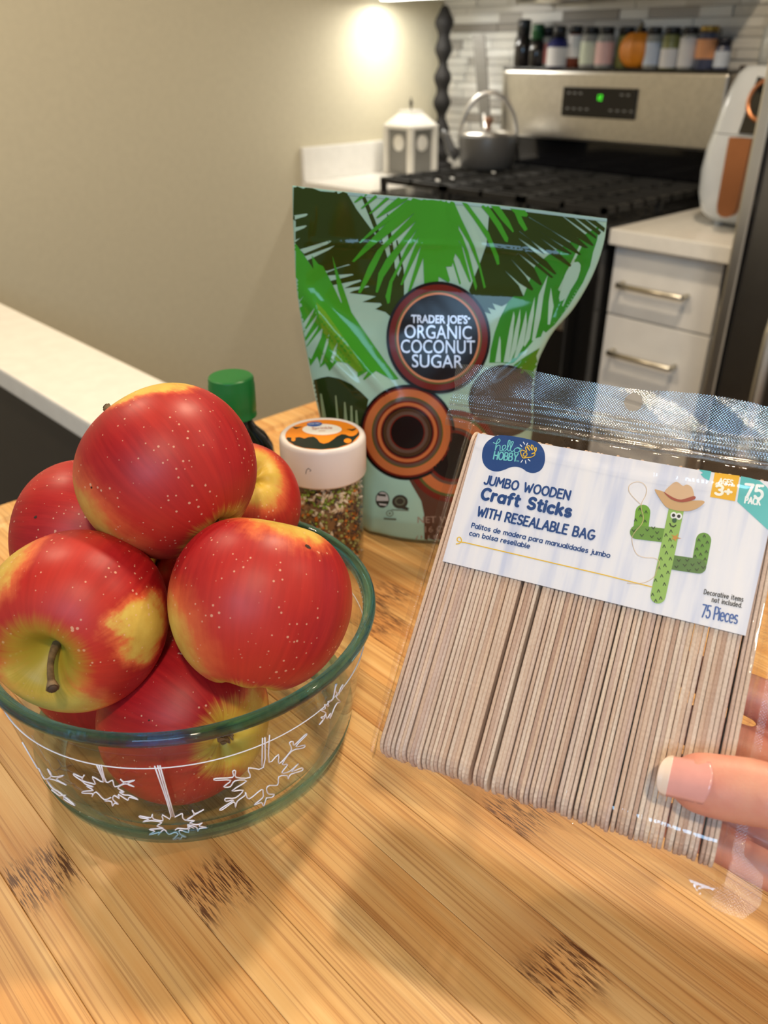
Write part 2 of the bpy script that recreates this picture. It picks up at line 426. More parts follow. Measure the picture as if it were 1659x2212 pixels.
# refrigerator
t = thing('refrigerator', 'tall dark stainless refrigerator at the right edge', 'refrigerator', (-.25, 1.9, ZF))
FX = -.664
box('body', (FX+.012, .18), (1.56, 2.30), (ZF+.02, .86), M_dark, t, .004)
d = box('door', (FX, .18), (1.49, 1.555), (ZF+.07, .86), M_fridge, t, .012, 3)
box('edge_trim', (FX-.003, FX+.020), (1.4865, 1.497), (ZF+.08, .85), pm('edge_steel', (.80, .79, .76, 1), .3, 1.0), d, .004)
box('gasket', (FX+.021, FX+.026), (1.4862, 1.4915), (ZF+.08, .85), M_blackgl, d, 0)
tube('handle', [(-.545, 1.49, -.06), (-.545, 1.44, -.07), (-.545, 1.435, -.09), (-.545, 1.435, -.32), (-.545, 1.44, -.34), (-.545, 1.49, -.35)], .011, pm('edge_steel', (.8, .79, .76, 1), .3, 1.0), d, 12)

# upper cabinet, strip light, hood
t = thing('wall_cabinet', 'white wall cabinet in the corner with a lit strip underneath', 'cabinet', (-1.98, 2.15, .47))
box('carcass', (-2.148, -1.80), (1.99, 2.33), (.472, 1.3), M_white, t)
box('door', (-2.146, -1.802), (1.972, 1.99), (.475, 1.3), M_white, t)
M_strip = pm('strip_diffuser', (1, 1, 1, 1), .5, emit=(1, .97, .90, 1), es=7)
box('light_strip', (-2.11, -1.815), (2.0, 2.04), (.462, .472), M_strip, t, .002)
t = thing('range_hood', 'steel range hood above the stove', 'hood', (-1.43, 2.15, .5))
box('shell', (-1.795, -1.06), (1.98, 2.33), (.492, .62), M_steel, t, .006)
box('chimney', (-1.55, -1.30), (2.08, 2.33), (.62, 1.4), M_steel, t, .004)
tube('grease_rail', [(-1.78, 2.24, .455), (-1.54, 2.24, .455)], .008, M_steel, t, 10)
tube('grease_rail', [(-1.77, 2.24, .455), (-1.77, 2.24, .495)], .005, M_steel, t, 8)
tube('grease_rail', [(-1.55, 2.24, .455), (-1.55, 2.24, .495)], .005, M_steel, t, 8)

# peninsula counter to the left
t = thing('peninsula_counter', 'white ledge counter over a dark panel behind the apples', 'counter', (-1.45, .44, ZF))
box('slab', (-2.148, -.79), (.3705, .507), (-.081, -.05), M_quartz, t, .004)
box('panel', (-2.148, -.80), (.40, .49), (ZF, -.081), M_dark, t, .002)

# ------------------------------------------------------------------ small kitchen things
def at_y(u, y): return aty(u, 150, y)[0]
def jar(name, u0, u1, v_top, label, cat, capc, bodyc, labc=None, caph=.28, y=2.262, z0=.2875, neck=.8, lab=(.12, .78), grp=None, capname='cap'):
    x0, x1 = at_y(u0, y), at_y(u1, y); r = (x1-x0)/2*.97; x = (x0+x1)/2; h = aty((u0+u1)/2, v_top, y)[2]-z0
    t = thing(name, label, cat, (x, y, z0), grp)
    hb = h*(1-caph)
    lathe('glass_body', [(0, 0), (r*.92, 0), (r, .004), (r, hb*.86), (r*neck, hb*.98), (r*neck, hb), (0, hb)], bodyc, t, 28)
    if labc: lathe('paper_label', [(r*1.015, hb*lab[0]), (r*1.015, hb*lab[1])], labc, t, 28)
    lathe(capname, [(0, hb), (r*neck*1.06, hb), (r*neck*1.06, h*.98), (r*neck*.95, h), (0, h)], capc, t, 28)
    return t
cblk = pm('cap_black', (.012, .012, .014, 1), .35); cgrn = pm('cap_green', srgb(24, 84, 40), .4); cgold = pm('cap_gold', srgb(168, 140, 70), .35, .6)
bclear = pm('jar_clear', srgb(150, 150, 145), .15); bbrown = pm('jar_brown', srgb(66, 36, 24), .15); bdark = pm('jar_dark', (.012, .01, .01, 1), .12); bred = pm('jar_paprika', srgb(108, 48, 28), .3); bblue = pm('jar_blue', srgb(30, 36, 96), .3)
bgreen = pm('jar_herb', srgb(120, 122, 70), .4); bnavy = pm('jar_navy', srgb(70, 76, 100), .2)
lwhite = pm('label_white', srgb(214, 212, 212), .6); lpink = pm('label_pink', srgb(214, 176, 172), .6); lblue = pm('label_bluewhite', srgb(190, 200, 216), .6); lgreen = pm('label_greenish', srgb(196, 204, 184), .6); lpeach = pm('label_peach', srgb(214, 150, 104), .6); lredw = pm('label_redwhite', srgb(196, 120, 112), .6)
G = 'seasoning row on the stove console'
jar('sauce_bottle', 1112, 1141, 42, 'black-capped dark bottle at the left end of the row on the stove', 'bottle', cblk, bdark, None, .34, neck=.75, grp=G)
jar('sauce_bottle', 1142, 1170, 52, 'dark bottle with a green cap second in the row on the stove', 'bottle', cgrn, bdark, None, .36, neck=.7, grp=G)
jar('spice_jar', 1166, 1188, 58, 'narrow jar with a red and white label next to the green-capped bottle', 'jar', cblk, bclear, lredw, .24, y=2.285, grp=G)
jar('pump_bottle', 1183, 1222, 56, 'white-labelled bottle with a dark blue collar near the left of the row', 'bottle', cblk, bblue, lwhite, .30, neck=.55, lab=(.05, .7), grp=G)
jar('spice_jar', 1223, 1251, 56, 'black-capped jar of reddish brown spice with a pale label', 'jar', cblk, bred, lwhite, .18, y=2.28, lab=(.3, .95), grp=G)
jar('spice_jar', 1252, 1286, 58, 'black-capped jar with a whitish green label left of the pink one', 'jar', cblk, bclear, lgreen, .18, grp=G)
jar('spice_jar', 1285, 1319, 58, 'black-capped jar with a pinkish label just left of the pumpkin', 'jar', cblk, bclear, lpink, .18, grp=G)
jar('spice_jar', 1328, 1362, 58, 'black-capped jar of tan powder standing behind the pumpkin', 'jar', cblk, bgreen, None, .2, y=2.29, grp=G)
jar('spice_jar', 1363, 1386, 58, 'jar with a bluish label half hidden right of the pumpkin', 'jar', cblk, bclear, lblue, .2, y=2.285, grp=G)
jar('spice_jar', 1388, 1420, 58, 'black-capped jar with a pale blue label second right of the pumpkin', 'jar', cblk, bclear, lblue, .18, grp=G)
jar('spice_jar', 1424, 1460, 58, 'black-capped jar of greenish herbs with a beige label', 'jar', cblk, bgreen, lwhite, .18, lab=(.05, .6), grp=G)
jar('spice_jar', 1462, 1498, 58, 'black-capped jar with a tall white label left of the gold-lidded one', 'jar', cblk, bclear, lwhite, .17, lab=(.08, .9), grp=G)
jar('spice_jar', 1498, 1541, 56, 'gold-lidded jar with a peach label near the right of the row', 'jar', cgold, bnavy, lpeach, .14, lab=(.3, .82), capname='lid', grp=G)
jar('spice_jar', 1539, 1572, 82, 'short dark-capped jar with a bluish white label at the right end', 'jar', pm('cap_navy', srgb(22, 24, 40), .4), bnavy, lblue, .24, grp=G)
# little pumpkin
x0, x1 = at_y(1308, 2.20), at_y(1381, 2.20); xr = (x1-x0)/2
t = thing('mini_pumpkin', 'small orange pumpkin among the spice jars on the stove', 'pumpkin', ((x0+x1)/2, 2.262, .2875))
vs, fs = [], []; ns, nr = 60, 18
for i in range(ns):
    a = 2*math.pi*i/ns
    for k in range(nr+1):
        ph = math.pi*k/nr; rr = xr*math.sin(ph)**.8*(1-.07*abs(math.cos(a*5)))*(1.0)
        z = xr*.86*(1-math.cos(ph)) - .012*math.exp(-(rr/.012)**2)*(1 if k > nr/2 else -.3); vs.append((rr*math.cos(a)*1.0, rr*math.sin(a)*.62, max(z, 0)))
for i in range(ns):
    for k in range(nr): j = (i+1) % ns; fs.append((i*(nr+1)+k, j*(nr+1)+k, j*(nr+1)+k+1, i*(nr+1)+k+1))
mk('rind', vs, fs, pm('pumpkin_rind', srgb(214, 130, 30), .45, noise=.15), t)
tube('stem', [np.array(t.location)+(0, 0, xr*1.66), np.array(t.location)+(.002, 0, xr*1.95), np.array(t.location)+(.009, 0, xr*2.05)], [.006, .004, .005], pm('pumpkin_stem', srgb(110, 92, 50), .7), t)
# basket and glass jar at the far right behind the air fryer
t = thing('storage_box', 'dark brown box on the counter behind the air fryer', 'box', (-.98, 2.26, ZC))
box('body', (-1.052, -.90), (2.20, 2.31), (ZC, .285), pm('box_brown', srgb(46, 32, 26), .6), t, .004)
box('lid', (-1.054, -.898), (2.198, 2.312), (.285, .30), pm('box_brown', srgb(46, 32, 26), .6), t, .004)
t = thing('storage_jar', 'clear jar with a black lid on the box behind the air fryer', 'jar', (-.99, 2.26, .30))
lathe('glass_body', [(0, 0), (.042, 0), (.045, .004), (.045, .075), (.036, .09), (.036, .095), (0, .095)], pm('jar_pale', srgb(190, 196, 200), .1), t, 28)
lathe('lid', [(0, .095), (.034, .095), (.034, .135), (.026, .14), (0, .14)], cblk, t, 28)

# corner: lantern canister, dark turned post, utensil bottle, kettle
cpos = atz(897, 372, ZC)
t = thing('cookie_canister', 'square grey and white canister with a sloped lid and star knob', 'canister', (-2.055, 2.05, ZC)); CAN = t
wc = pm('canister_white', srgb(214, 210, 200), .5); gc = pm('canister_grey', srgb(120, 118, 112), .5)
mbx = [(-.058, -.058), (.058, -.058), (.058, .058), (-.058, .058)]
body = box('body', (-2.105, -2.005), (2.0, 2.10), (ZC+.006, ZC+.135), gc, t, .003)
for a, b in mbx: box('corner_post', (-2.055+a*.93-.009, -2.055+a*.93+.009), (2.05+b*.93-.009, 2.05+b*.93+.009), (ZC, ZC+.137), wc, t, .003)
for sx, sy in ((0, -1), (1, 0)):
    lo = lathe('medallion', [(0, 0), (.024, 0), (.024, .004), (.019, .006), (0, .005)], wc, body, 24)
    lo.rotation_euler = (math.pi/2, 0, 0) if sy else (0, math.pi/2, 0); lo.location = (sx*.05, sy*.05, .095)
box('rim', (-2.118, -1.992), (1.987, 2.113), (ZC+.135, ZC+.146), wc, t, .003)
vs = [(-.06, -.06, .146), (.06, -.06, .146), (.06, .06, .146), (-.06, .06, .146), (-.028, -.028, .178), (.028, -.028, .178), (.028, .028, .178), (-.028, .028, .178), (-.026, -.026, .188), (.026, -.026, .188), (.026, .026, .188), (-.026, .026, .188)]
ld = mk('lid', vs, [(0, 1, 5, 4), (1, 2, 6, 5), (2, 3, 7, 6), (3, 0, 4, 7), (4, 5, 9, 8), (5, 6, 10, 9), (6, 7, 11, 10), (7, 4, 8, 11), (8, 9, 10, 11), (3, 2, 1, 0)], wc, t, False)
st = MB()
for k in range(5):
    a = math.pi/2+k*2*math.pi/5; st.tube([(0, 0, .206), (.017*math.cos(a)*.7, -.017*math.cos(a)*.7, .206+.018*math.sin(a))], [.006, .001], 6)
st.tube([(0, 0, .186), (0, 0, .205)], .003, 6); st.build('star_knob', pm('pewter', srgb(70, 66, 62), .4, .6), ld, True)
CAN.location.x += .018; CAN.location.y += .014
# dark post
post = tag(lathe('turned_post', [(0, 0), (.05, 0), (.05, .02), (.03, .03)] + [(.027+.0075*math.sin(i*.50)+.003*math.sin(i*.23), .03+i*.00625) for i in range(72)] + [(.012, .485), (0, .49)], pm('ebony_wood', srgb(18, 15, 13), .75, noise=.25, bump=.5), None, 24), 'tall dark turned wooden post standing in the corner of the counter', 'decoration')
post.location = (-2.04, 2.21, ZC); post.scale = (.82, .82, .97)
# utensil leaning
pu = aty(1040, 102, 2.22); pb_ = aty(1062, 300, 2.20)
t = thing('spatula', 'grey metal spatula standing upright behind the kettle', 'utensil', (pb_[0], 2.20, ZC))
dx = pu[0]-pb_[0]
tube('handle', [np.array((pb_[0], 2.20, ZC+.001)), np.array((pb_[0]+dx*.5, 2.205, .16))], .007, M_steel, t, 8)
vs = []
for (a, z) in ((-.012, .12), (-.022, .15), (-.024, .385), (-.02, .395), (.02, .395), (.024, .385), (.022, .15), (.012, .12)):
    vs.append((a + dx*(z/.4), 0, z))
nv = len(vs); V2 = [(x, .000, z) for x, y, z in vs]+[(x, .004, z) for x, y, z in vs]
mk('blade', V2, [tuple(range(nv))[::-1], tuple(range(nv, 2*nv))]+[(i, (i+1) % nv, (i+1) % nv+nv, i+nv) for i in range(nv)], pm('dull_metal', (.20, .195, .185, 1), .5, .6), t, False)
# kettle
kx, ky = -1.735, 2.085
t = thing('tea_kettle', 'grey tea kettle with a tall arched steel handle on the back burner', 'kettle', (kx, ky, ZC+.041))
M_kettle = pm('kettle_enamel', srgb(92, 92, 92), .4, .2)
lathe('body', [(0, 0), (.070, 0), (.078, .006), (.084, .04), (.088, .088), (.086, .092), (0, .092)], M_kettle, t, 40)
ldk = lathe('lid', [(0, .092), (.082, .092), (.080, .097), (.03, .106), (0, .109)], M_steel, t, 36)
lathe('knob', [(0, .108), (.007, .108), (.006, .118), (.014, .128), (.012, .138), (0, .141)], pm('knob_copper', srgb(150, 112, 92), .35, .6), ldk, 20)
P0 = np.array(t.location)
hd = [P0+np.array([.084*math.cos(a)*.70, .084*math.cos(a)*.72, .078+.125*math.sin(a)]) for a in np.linspace(math.pi*1.02, -.02*math.pi, 24)]
tube('handle', hd, .0065, M_steel, t, 10)
tube('spout', [P0+np.array(q) for q in ((-.070, -.050, .03), (-.088, -.066, .05), (-.098, -.074, .085), (-.112, -.084, .098))], [.02, .016, .012, .011], M_kettle, t, 12)
# air fryer
ax, ay = -.850, 1.985
AF = t = thing('air_fryer', 'white air fryer with copper handle and copper dial ring', 'air fryer', (ax, ay, ZC))
M_af = pm('air_fryer_white', srgb(206, 214, 224), .22, coat=.3); M_cop = pm('copper_trim', srgb(206, 140, 100), .28, .85)
def sq(r1, r2, n=44, e=.62):
    return [(math.copysign(abs(math.cos(a))**e, math.cos(a))*r1, math.copysign(abs(math.sin(a))**e, math.sin(a))*r2) for a in np.linspace(0, 2*math.pi, n, endpoint=False)]
prof = [(.088, .013), (.108, .03), (.119, .07), (.122, .12), (.118, .17), (.112, .20)]
prof2 = [(.112, .2015), (.104, .25), (.094, .29), (.083, .32), (.070, .335)]
for nm, pr, capb in (('basket_drawer', prof, 1), ('upper_housing', prof2, 0)):
    vs, fs = [], []; n = 44
    for r, z in pr:
        for a, b in sq(r, r*1.05): vs.append((a, b, z))
    for i in range(len(pr)-1):
        for k in range(n): l = (k+1) % n; fs.append((i*n+k, i*n+l, (i+1)*n+l, (i+1)*n+k))
    fs.append(tuple(range(n))[::-1]); fs.append(tuple((len(pr)-1)*n+k for k in range(n)))
    ob = autosmooth(mk(nm, vs, fs, M_af, t), 50)
for sx in (-1, 1):
    for sy in (-1, 1): f_ = lathe('foot', [(0, 0), (.010, 0), (.012, .016), (0, .016)], M_af, t, 14); f_.location = (sx*.055, sy*.06, 0)
# black fascia, dial ring, handle on the front (towards the room)
fv = []; 
for (xx, z) in ((-.012, .205), (.075, .205), (.066, .30), (-.008, .315)): fv.append((xx, z))
def front_y(z): return -1.05*np.interp(z, [p[1] for p in prof+prof2], [p[0] for p in prof+prof2])
vs = [(x, front_y(z)-.003, z) for x, z in fv]+[(x, front_y(z)+.012, z) for x, z in fv]
mk('control_fascia', vs, [(0, 1, 2, 3), (7, 6, 5, 4), (0, 4, 5, 1), (1, 5, 6, 2), (2, 6, 7, 3), (3, 7, 4, 0)], M_blackgl, t, False)
rg = [(.035+.040*math.cos(a), front_y(.27+.040*math.sin(a))-.008, .272+.040*math.sin(a)) for a in np.linspace(0, 2*math.pi, 40, endpoint=False)]
vs, fs = tube_data(rg, .0055, 10, None, True); mk('dial_ring', vs, fs, M_cop, t)
vs = [(.035, front_y(.272)-.010, .272)]+[(.035+.036*math.cos(a), front_y(.272+.036*math.sin(a))-.010, .272+.036*math.sin(a)) for a in np.linspace(0, 2*math.pi, 40, endpoint=False)]
mk('dial', vs, [(0, 1+k, 1+(k+1) % 40) for k in range(40)], M_blackgl, t, False)
hp = [(-.002, .200), (.052, .200), (.052, .19), (.046, .06), (.040, .045), (.028, .038), (.014, .038), (.003, .045), (-.001, .06)]
yo = -.170
vs = [(x, yo, z) for x, z in hp]+[(x, yo+.02, z) for x, z in hp]; nv = len(hp)
hb_ = mk('handle', vs, [tuple(range(nv)), tuple(range(nv, 2*nv))[::-1]]+[(i, i+nv, (i+1) % nv+nv, (i+1) % nv) for i in range(nv)], M_cop, t, False)
mk('handle_mount', *(lambda v: (v, [(0, 1, 3, 2), (4, 6, 7, 5), (0, 4, 5, 1), (2, 3, 7, 6), (0, 2, 6, 4), (1, 5, 7, 3)]))([(a, b, c) for a in (.004, .046) for b in (yo+.018, -.10) for c in (.15, .195)]), M_blackgl, t, False)

AF.scale = (.95, .95, .965); AF.rotation_euler.z = math.radians(-6)

# ================================================================== CUTTING BOARD
def bamboo(name, knots=(), tint=1.0):
    t = NT(name); b = t.b; tc = t.n('ShaderNodeTexCoord'); oi = t.n('ShaderNodeObjectInfo')
    sep = t.n('ShaderNodeSeparateXYZ'); t.l(tc.outputs['Object'], sep.inputs[0])
    rnd = t.math('MULTIPLY', oi.outputs['Random'], 7.3)
    def streak(sx, sy, det=3.0, off=0.0):
        c = t.n('ShaderNodeCombineXYZ'); t.l(t.math('MULTIPLY', t.math('ADD', sep.outputs[0], rnd), sx), c.inputs[0]); t.l(t.math('MULTIPLY', sep.outputs[1], sy), c.inputs[1]); t.l(t.math('ADD', rnd, off), c.inputs[2])
        n = t.n('ShaderNodeTexNoise', i_Scale=1.0, i_Detail=det, i_Roughness=.6); t.l(c.outputs[0], n.inputs['Vector']); return n.outputs[0]
    s1 = streak(5, 900, 3.0); s2 = streak(2.2, 150, 2.0, 3.0); s3 = streak(9, 60, 3.0, 9.0)
    base = t.ramp(s2, [(.25, srgb(204, 158, 98)), (.5, srgb(220, 178, 118)), (.75, srgb(232, 198, 142))]).outputs[0]
    fine = t.ramp(s1, [(.36, srgb(150, 92, 42)), (.50, (1, 1, 1, 1)), (.72, (1, 1, 1, 1))]).outputs[0]
    col = t.mix(.42, base, fine, 'MULTIPLY')
    warm = t.ramp(s3, [(.4, (1, 1, 1, 1)), (.7, srgb(240, 205, 160))]).outputs[0]; col = t.mix(.6, col, warm, 'MULTIPLY')
    pv = t.ramp(oi.outputs['Random'], [(0, srgb(232, 218, 196)), (.5, srgb(255, 250, 240)), (1, srgb(240, 214, 180))]).outputs[0]; col = t.mix(.55, col, pv, 'MULTIPLY')
    for kx_ in knots:
        dark = streak(95, 1300, 3.0, 21.0+kx_*10)
        rough_x = t.math('ADD', sep.outputs[0], t.math('MULTIPLY', t.math('SUBTRACT', streak(20, 260, 2.0, 31.0), .5), .022))
        q = t.math('DIVIDE', t.math('SUBTRACT', rough_x, kx_), .0155); q2 = t.math('MULTIPLY', q, q); m1 = t.math('POWER', 2.718, t.math('MULTIPLY', t.math('MULTIPLY', q2, q2), -1.0))
        fib = t.ramp(dark, [(.48, (0, 0, 0, 1)), (.56, (1, 1, 1, 1))]).outputs[0]
        q3 = t.math('DIVIDE', t.math('SUBTRACT', rough_x, kx_-.010), .030); q4 = t.math('MULTIPLY', q3, q3); halo = t.math('POWER', 2.718, t.math('MULTIPLY', q4, -1.0))
        col = t.mix(t.math('MULTIPLY', halo, .55), col, srgb(176, 116, 60))
        col = t.mix(t.math('MULTIPLY', t.math('MULTIPLY', m1, fib), .88), col, srgb(70, 32, 20))
    t.l(col, b.inputs['Base Color']); b.inputs['Roughness'].default_value = .42; b.inputs['Specular IOR Level'].default_value = .35
    t.bump(s1, .15, .0006)
    return t.m
PW = .02705; Y0 = .0467 - 3*PW; BX0, BX1 = -.659, .06
NP = 23; BT = .024
cb = thing('cutting_board', 'large bamboo cutting board with a juice groove under the bowl', 'cutting board', (-.30, .25, -BT))
M_bam = bamboo('bamboo'); KN = {3: (-.289,), 5: (-.229,), 8: (-.098,), 10: (-.163,), 12: (-.322,), 13: (-.342,), 15: (-.52,)}
ends = [(BX0, -.002), (BX0+.002, 0), (BX0+.0245, 0), (BX0+.027, -.0035), (BX0+.032, -.005), (BX0+.037, -.0035), (BX0+.0395, 0)]
# groove cut: profile runs in x, extruded over the plank width with tiny chamfers
topx = ends + [(BX1-.0395, 0), (BX1-.037, -.0035), (BX1-.032, -.005), (BX1-.027, -.0035), (BX1-.0245, 0), (BX1-.002, 0), (BX1, -.002)]
for k in range(NP):
    y0 = Y0+k*PW; y1 = y0+PW; ch = .00025; dz = random.uniform(-.00008, .00008)
    edge = (k == NP-1)
    rows = [(y0+.00008, -ch*.9), (y0+.00008+ch, 0), (y1-.00008-ch, 0), (y1-.00008, -ch*.9)]
    vs, fs = [], []; nx = len(topx)
    for (yy, dd) in rows:
        for (xx, zz) in topx: vs.append((xx+.30, yy-.25, zz+dd+dz+BT))
    for r in range(3):
        for i in range(nx-1): fs.append((r*nx+i, r*nx+i+1, (r+1)*nx+i+1, (r+1)*nx+i))
    b0 = len(vs)
    for yy in (y0+.00008, y1-.00008):
        for (xx, zz) in topx: vs.append((xx+.30, yy-.25, 0))
    for i in range(nx-1):
        fs.append((b0+i, b0+i+1, i+1, i)); fs.append((3*nx+i, 3*nx+i+1, b0+nx+i+1, b0+nx+i)); fs.append((b0+nx+i, b0+nx+i+1, b0+i+1, b0+i))
    fs.append((b0, 0, nx, 2*nx, 3*nx, b0+nx)); fs.append((b0+nx-1, b0+2*nx-1, 4*nx-1, 3*nx-1, 2*nx-1, nx-1))
    mt = bamboo('bamboo_knot', [q+.30 for q in KN[k]]) if k in KN else M_bam
    mk('plank', vs, fs, mt, cb, False)
# what the board lies on
t = thing('kitchen_island', 'narrow white island under the cutting board', 'island', (-.3, .25, ZF))
box('top', (-.625, .05), (Y0+.01, Y0+NP*PW-.02), (-BT-.03, -BT-.0002), M_quartz, t, .003)
box('body', (-.60, .03), (Y0+.04, Y0+NP*PW-.05), (ZF, -BT-.03), M_white, t, .003)

# ================================================================== GLASS BOWL
BC = np.array([-.3205, .165, 0.0])
def clear_mat(name, tint=(.97, .99, .985, 1), ior=1.45, rough=.0, base=0.0, k=1.0, bumpf=None):
    t = NT(name); tr = t.n('ShaderNodeBsdfTransparent', i_Color=tint); gl = t.n('ShaderNodeBsdfGlossy', i_Roughness=rough); fr = t.n('ShaderNodeLayerWeight', i_Blend=.5); r0 = ((ior-1)/(ior+1))**2
    f = t.math('ADD', t.math('MULTIPLY', t.math('ADD', t.math('MULTIPLY', t.math('POWER', fr.outputs['Facing'], 5.0), 1-r0), r0), k), base, True); mx = t.n('ShaderNodeMixShader')
    t.l(f, mx.inputs[0]); t.l(tr.outputs[0], mx.inputs[1]); t.l(gl.outputs[0], mx.inputs[2]); t.l(mx.outputs[0], t.out.inputs[0])
    if bumpf: bn = bumpf(t); t.l(bn, gl.inputs['Normal']); t.l(bn, fr.inputs['Normal'])
    t.t.nodes.remove(t.b); return t.m
M_glass = clear_mat('clear_glass', (.965, .985, .978, 1), 1.42, .0)
def teal_glass(name, col, rough=0.0):
    t = NT(name); t.b.inputs['Base Color'].default_value = col; t.b.inputs['Transmission Weight'].default_value = 1.0
    t.b.inputs['Roughness'].default_value = rough; t.b.inputs['IOR'].default_value = 1.47; return t.m
def teal_mix(name, tcol, gcol, f):
    t = NT(name); t.b.inputs['Base Color'].default_value = gcol; t.b.inputs['Transmission Weight'].default_value = 1.0; t.b.inputs['Roughness'].default_value = .02; t.b.inputs['IOR'].default_value = 1.47
    tr = t.n('ShaderNodeBsdfTransparent', i_Color=tcol); mx = t.n('ShaderNodeMixShader', i_Fac=f); t.l(tr.outputs[0], mx.inputs[1]); t.l(t.b.outputs[0], mx.inputs[2]); t.l(mx.outputs[0], t.out.inputs[0]); return t.m
M_teal = teal_mix('teal_rim_glass', (.24, .66, .92, 1), (.28, .78, .98, 1), .68)
bowl = thing('glass_bowl', 'clear glass bowl with white snowflake print, heaped with apples', 'bowl', BC)
outer = [(.0, .0015), (.066, .0015), (.070, .0006), (.074, .0012), (.0790, .0045), (.0822, .010), (.0850, .019), (.0885, .040), (.0920, .063), (.0938, .0765), (.0945, .0805)]
inner = [(.0912, .0805), (.0906, .0765), (.0888, .063), (.0853, .040), (.0816, .020), (.0774, .0125), (.070, .0085), (0, .0078)]
lathe('wall', outer+inner, M_glass, bowl, 128)
rimp = [(.0945, .0805), (.0962, .0808), (.0976, .0818), (.0980, .0836), (.0977, .0853), (.0966, .0863), (.0950, .0866), (.0935, .0863), (.0923, .0853), (.0916, .0835), (.0912, .0805), (.0945, .0805)]
lathe('rim', rimp, M_teal, bowl, 128)
basep = [(.0715, .0003), (.0752, .0008), (.0795, .0040), (.0826, .0095), (.0846, .0165), (.0830, .0165), (.0800, .0105), (.0765, .0062), (.0725, .0040), (.0715, .0003)]
lathe('base_ring', [(a*1.002, b) for a, b in basep], teal_mix('teal_base_glass', (.72, .94, 1.0, 1), (.58, .92, 1.0, 1), .6), bowl, 128)
# white snowflake print, traced on the outside of the wall
ov, of = lathe_data(outer+[(.0950, .083)], 128); BV = BVHTree.FromPolygons([Vector((v[0]+BC[0], v[1]+BC[1], v[2])) for v in ov], of)
M_print = pm('white_enamel_print', srgb(232, 232, 244), .5)
def on_bowl(u, v):
    d = ray(u, v); h = BV.ray_cast(Vector(C), Vector(d))
    return None if h[0] is None else np.array(h[0]) - d*.0003
def bowl_stroke(mb, pts, w):
    q = [on_bowl(*p) for p in pts]; q = [p for p in q if p is not None]
    if len(q) > 1: mb.tube(q, w, 5)
def K1(p): return [(x/3.95, 1450+y/3.951) for x, y in p]
def K2(p): return [(400+x/3.95, 1450+y/3.951) for x, y in p]
# the line round the wall
mb = MB(); ring = [(.0923*math.cos(a)+BC[0], .0923*math.sin(a)+BC[1], .0648) for a in np.linspace(0, 2*math.pi, 128, endpoint=False)]
mb.tube(ring, .00032, 5, True); o = mb.build('line_print', M_print, bowl, True); o.data.transform(Matrix.Translation(-Vector(BC)))
flakes = []
F1 = [[(825, 800), (885, 945), (790, 900), (815, 960), (775, 955), (700, 930), (720, 885), (700, 905), (630, 875), (640, 895), (700, 935), (735, 965), (795, 985), (740, 980), (795, 1015), (715, 1025), (705, 1040), (790, 1045), (785, 1070), (820, 1030), (890, 1095), (950, 1075), (895, 1105), (950, 1110), (960, 1150), (980, 1125), (1010, 1135), (965, 1095), (975, 1060), (1020, 1085), (1010, 1050), (1090, 1100), (1105, 1075), (1180, 1095), (1110, 1060), (1060, 1055), (1020, 1030), (1060, 1030), (1005, 995), (1070, 960), (1145, 985), (1085, 960), (1150, 930), (1060, 945), (1025, 920), (1055, 955), (980, 985), (960, 930), (905, 945), (865, 800)], [(845, 800), (893, 940)]]
F2 = [[(1320, 810), (1460, 1235), (1385, 1225), (1390, 1275), (1310, 1260), (1300, 1220), (1285, 1250), (1195, 1235), (1200, 1250), (1270, 1260), (1220, 1285), (1290, 1275), (1380, 1290), (1340, 1320), (1395, 1340), (1330, 1345), (1275, 1350), (1320, 1365), (1270, 1395), (1360, 1375), (1350, 1395), (1400, 1350), (1440, 1390), (1490, 1375), (1520, 1390), (1475, 1430), (1525, 1420), (1545, 1445), (1550, 1410), (1590, 1410), (1540, 1390), (1535, 1355), (1610, 1375), (1605, 1320), (1655, 1340)], [(1365, 805), (1490, 1245)], [(1345, 805), (1475, 1240)]]
F2b = [[(-85, 1355), (-60, 1340), (0, 1345), (40, 1340), (20, 1310), (95, 1330), (110, 1365), (125, 1340), (190, 1335), (120, 1320), (145, 1295), (100, 1310), (40, 1295), (80, 1275), (10, 1270), (90, 1220), (160, 1180), (85, 1215), (60, 1185), (75, 1225), (10, 1270), (-20, 1250), (-25, 1215), (-60, 1230), (-90, 1245)]]
F3 = [[(680, 565), (670, 820), (540, 825), (555, 905), (435, 905), (430, 850), (405, 855), (405, 905), (260, 915), (260, 930), (390, 930), (330, 985), (385, 985), (425, 935), (525, 935), (400, 1020), (495, 1015), (430, 1080), (345, 1085), (350, 1110), (415, 1100), (300, 1175), (320, 1180), (415, 1115), (430, 1160), (445, 1110), (510, 1060), (515, 1035), (545, 1090), (650, 1010), (665, 1040), (660, 1080), (590, 1140), (650, 1120), (670, 1150), (690, 1090), (700, 1080), (740, 1075), (760, 1050), (710, 1045), (695, 1000), (720, 975), (790, 970), (800, 900), (870, 890), (880, 920), (900, 880), (995, 850), (995, 825), (910, 855), (965, 790), (890, 855), (825, 865), (875, 795), (830, 790), (910, 680), (1005, 655), (1020, 630), (945, 640), (1035, 545), (1020, 545), (930, 630), (920, 600), (890, 610), (905, 650), (895, 690), (800, 790), (795, 710), (715, 775), (720, 545)], [(660, 570), (655, 810)]]
F4 = [[(1285, 110), (1260, 240), (1220, 260), (1225, 300), (1190, 285), (1195, 320), (1155, 330), (1200, 355), (1185, 385), (1160, 395), (1180, 415), (1145, 455), (1185, 405), (1200, 370), (1210, 405), (1240, 360), (1235, 405), (1270, 320), (1285, 290), (1300, 270), (1325, 260), (1290, 220), (1310, 190), (1340, 150), (1345, 115), (1320, 160), (1310, 200), (1280, 160), (1295, 105)]]
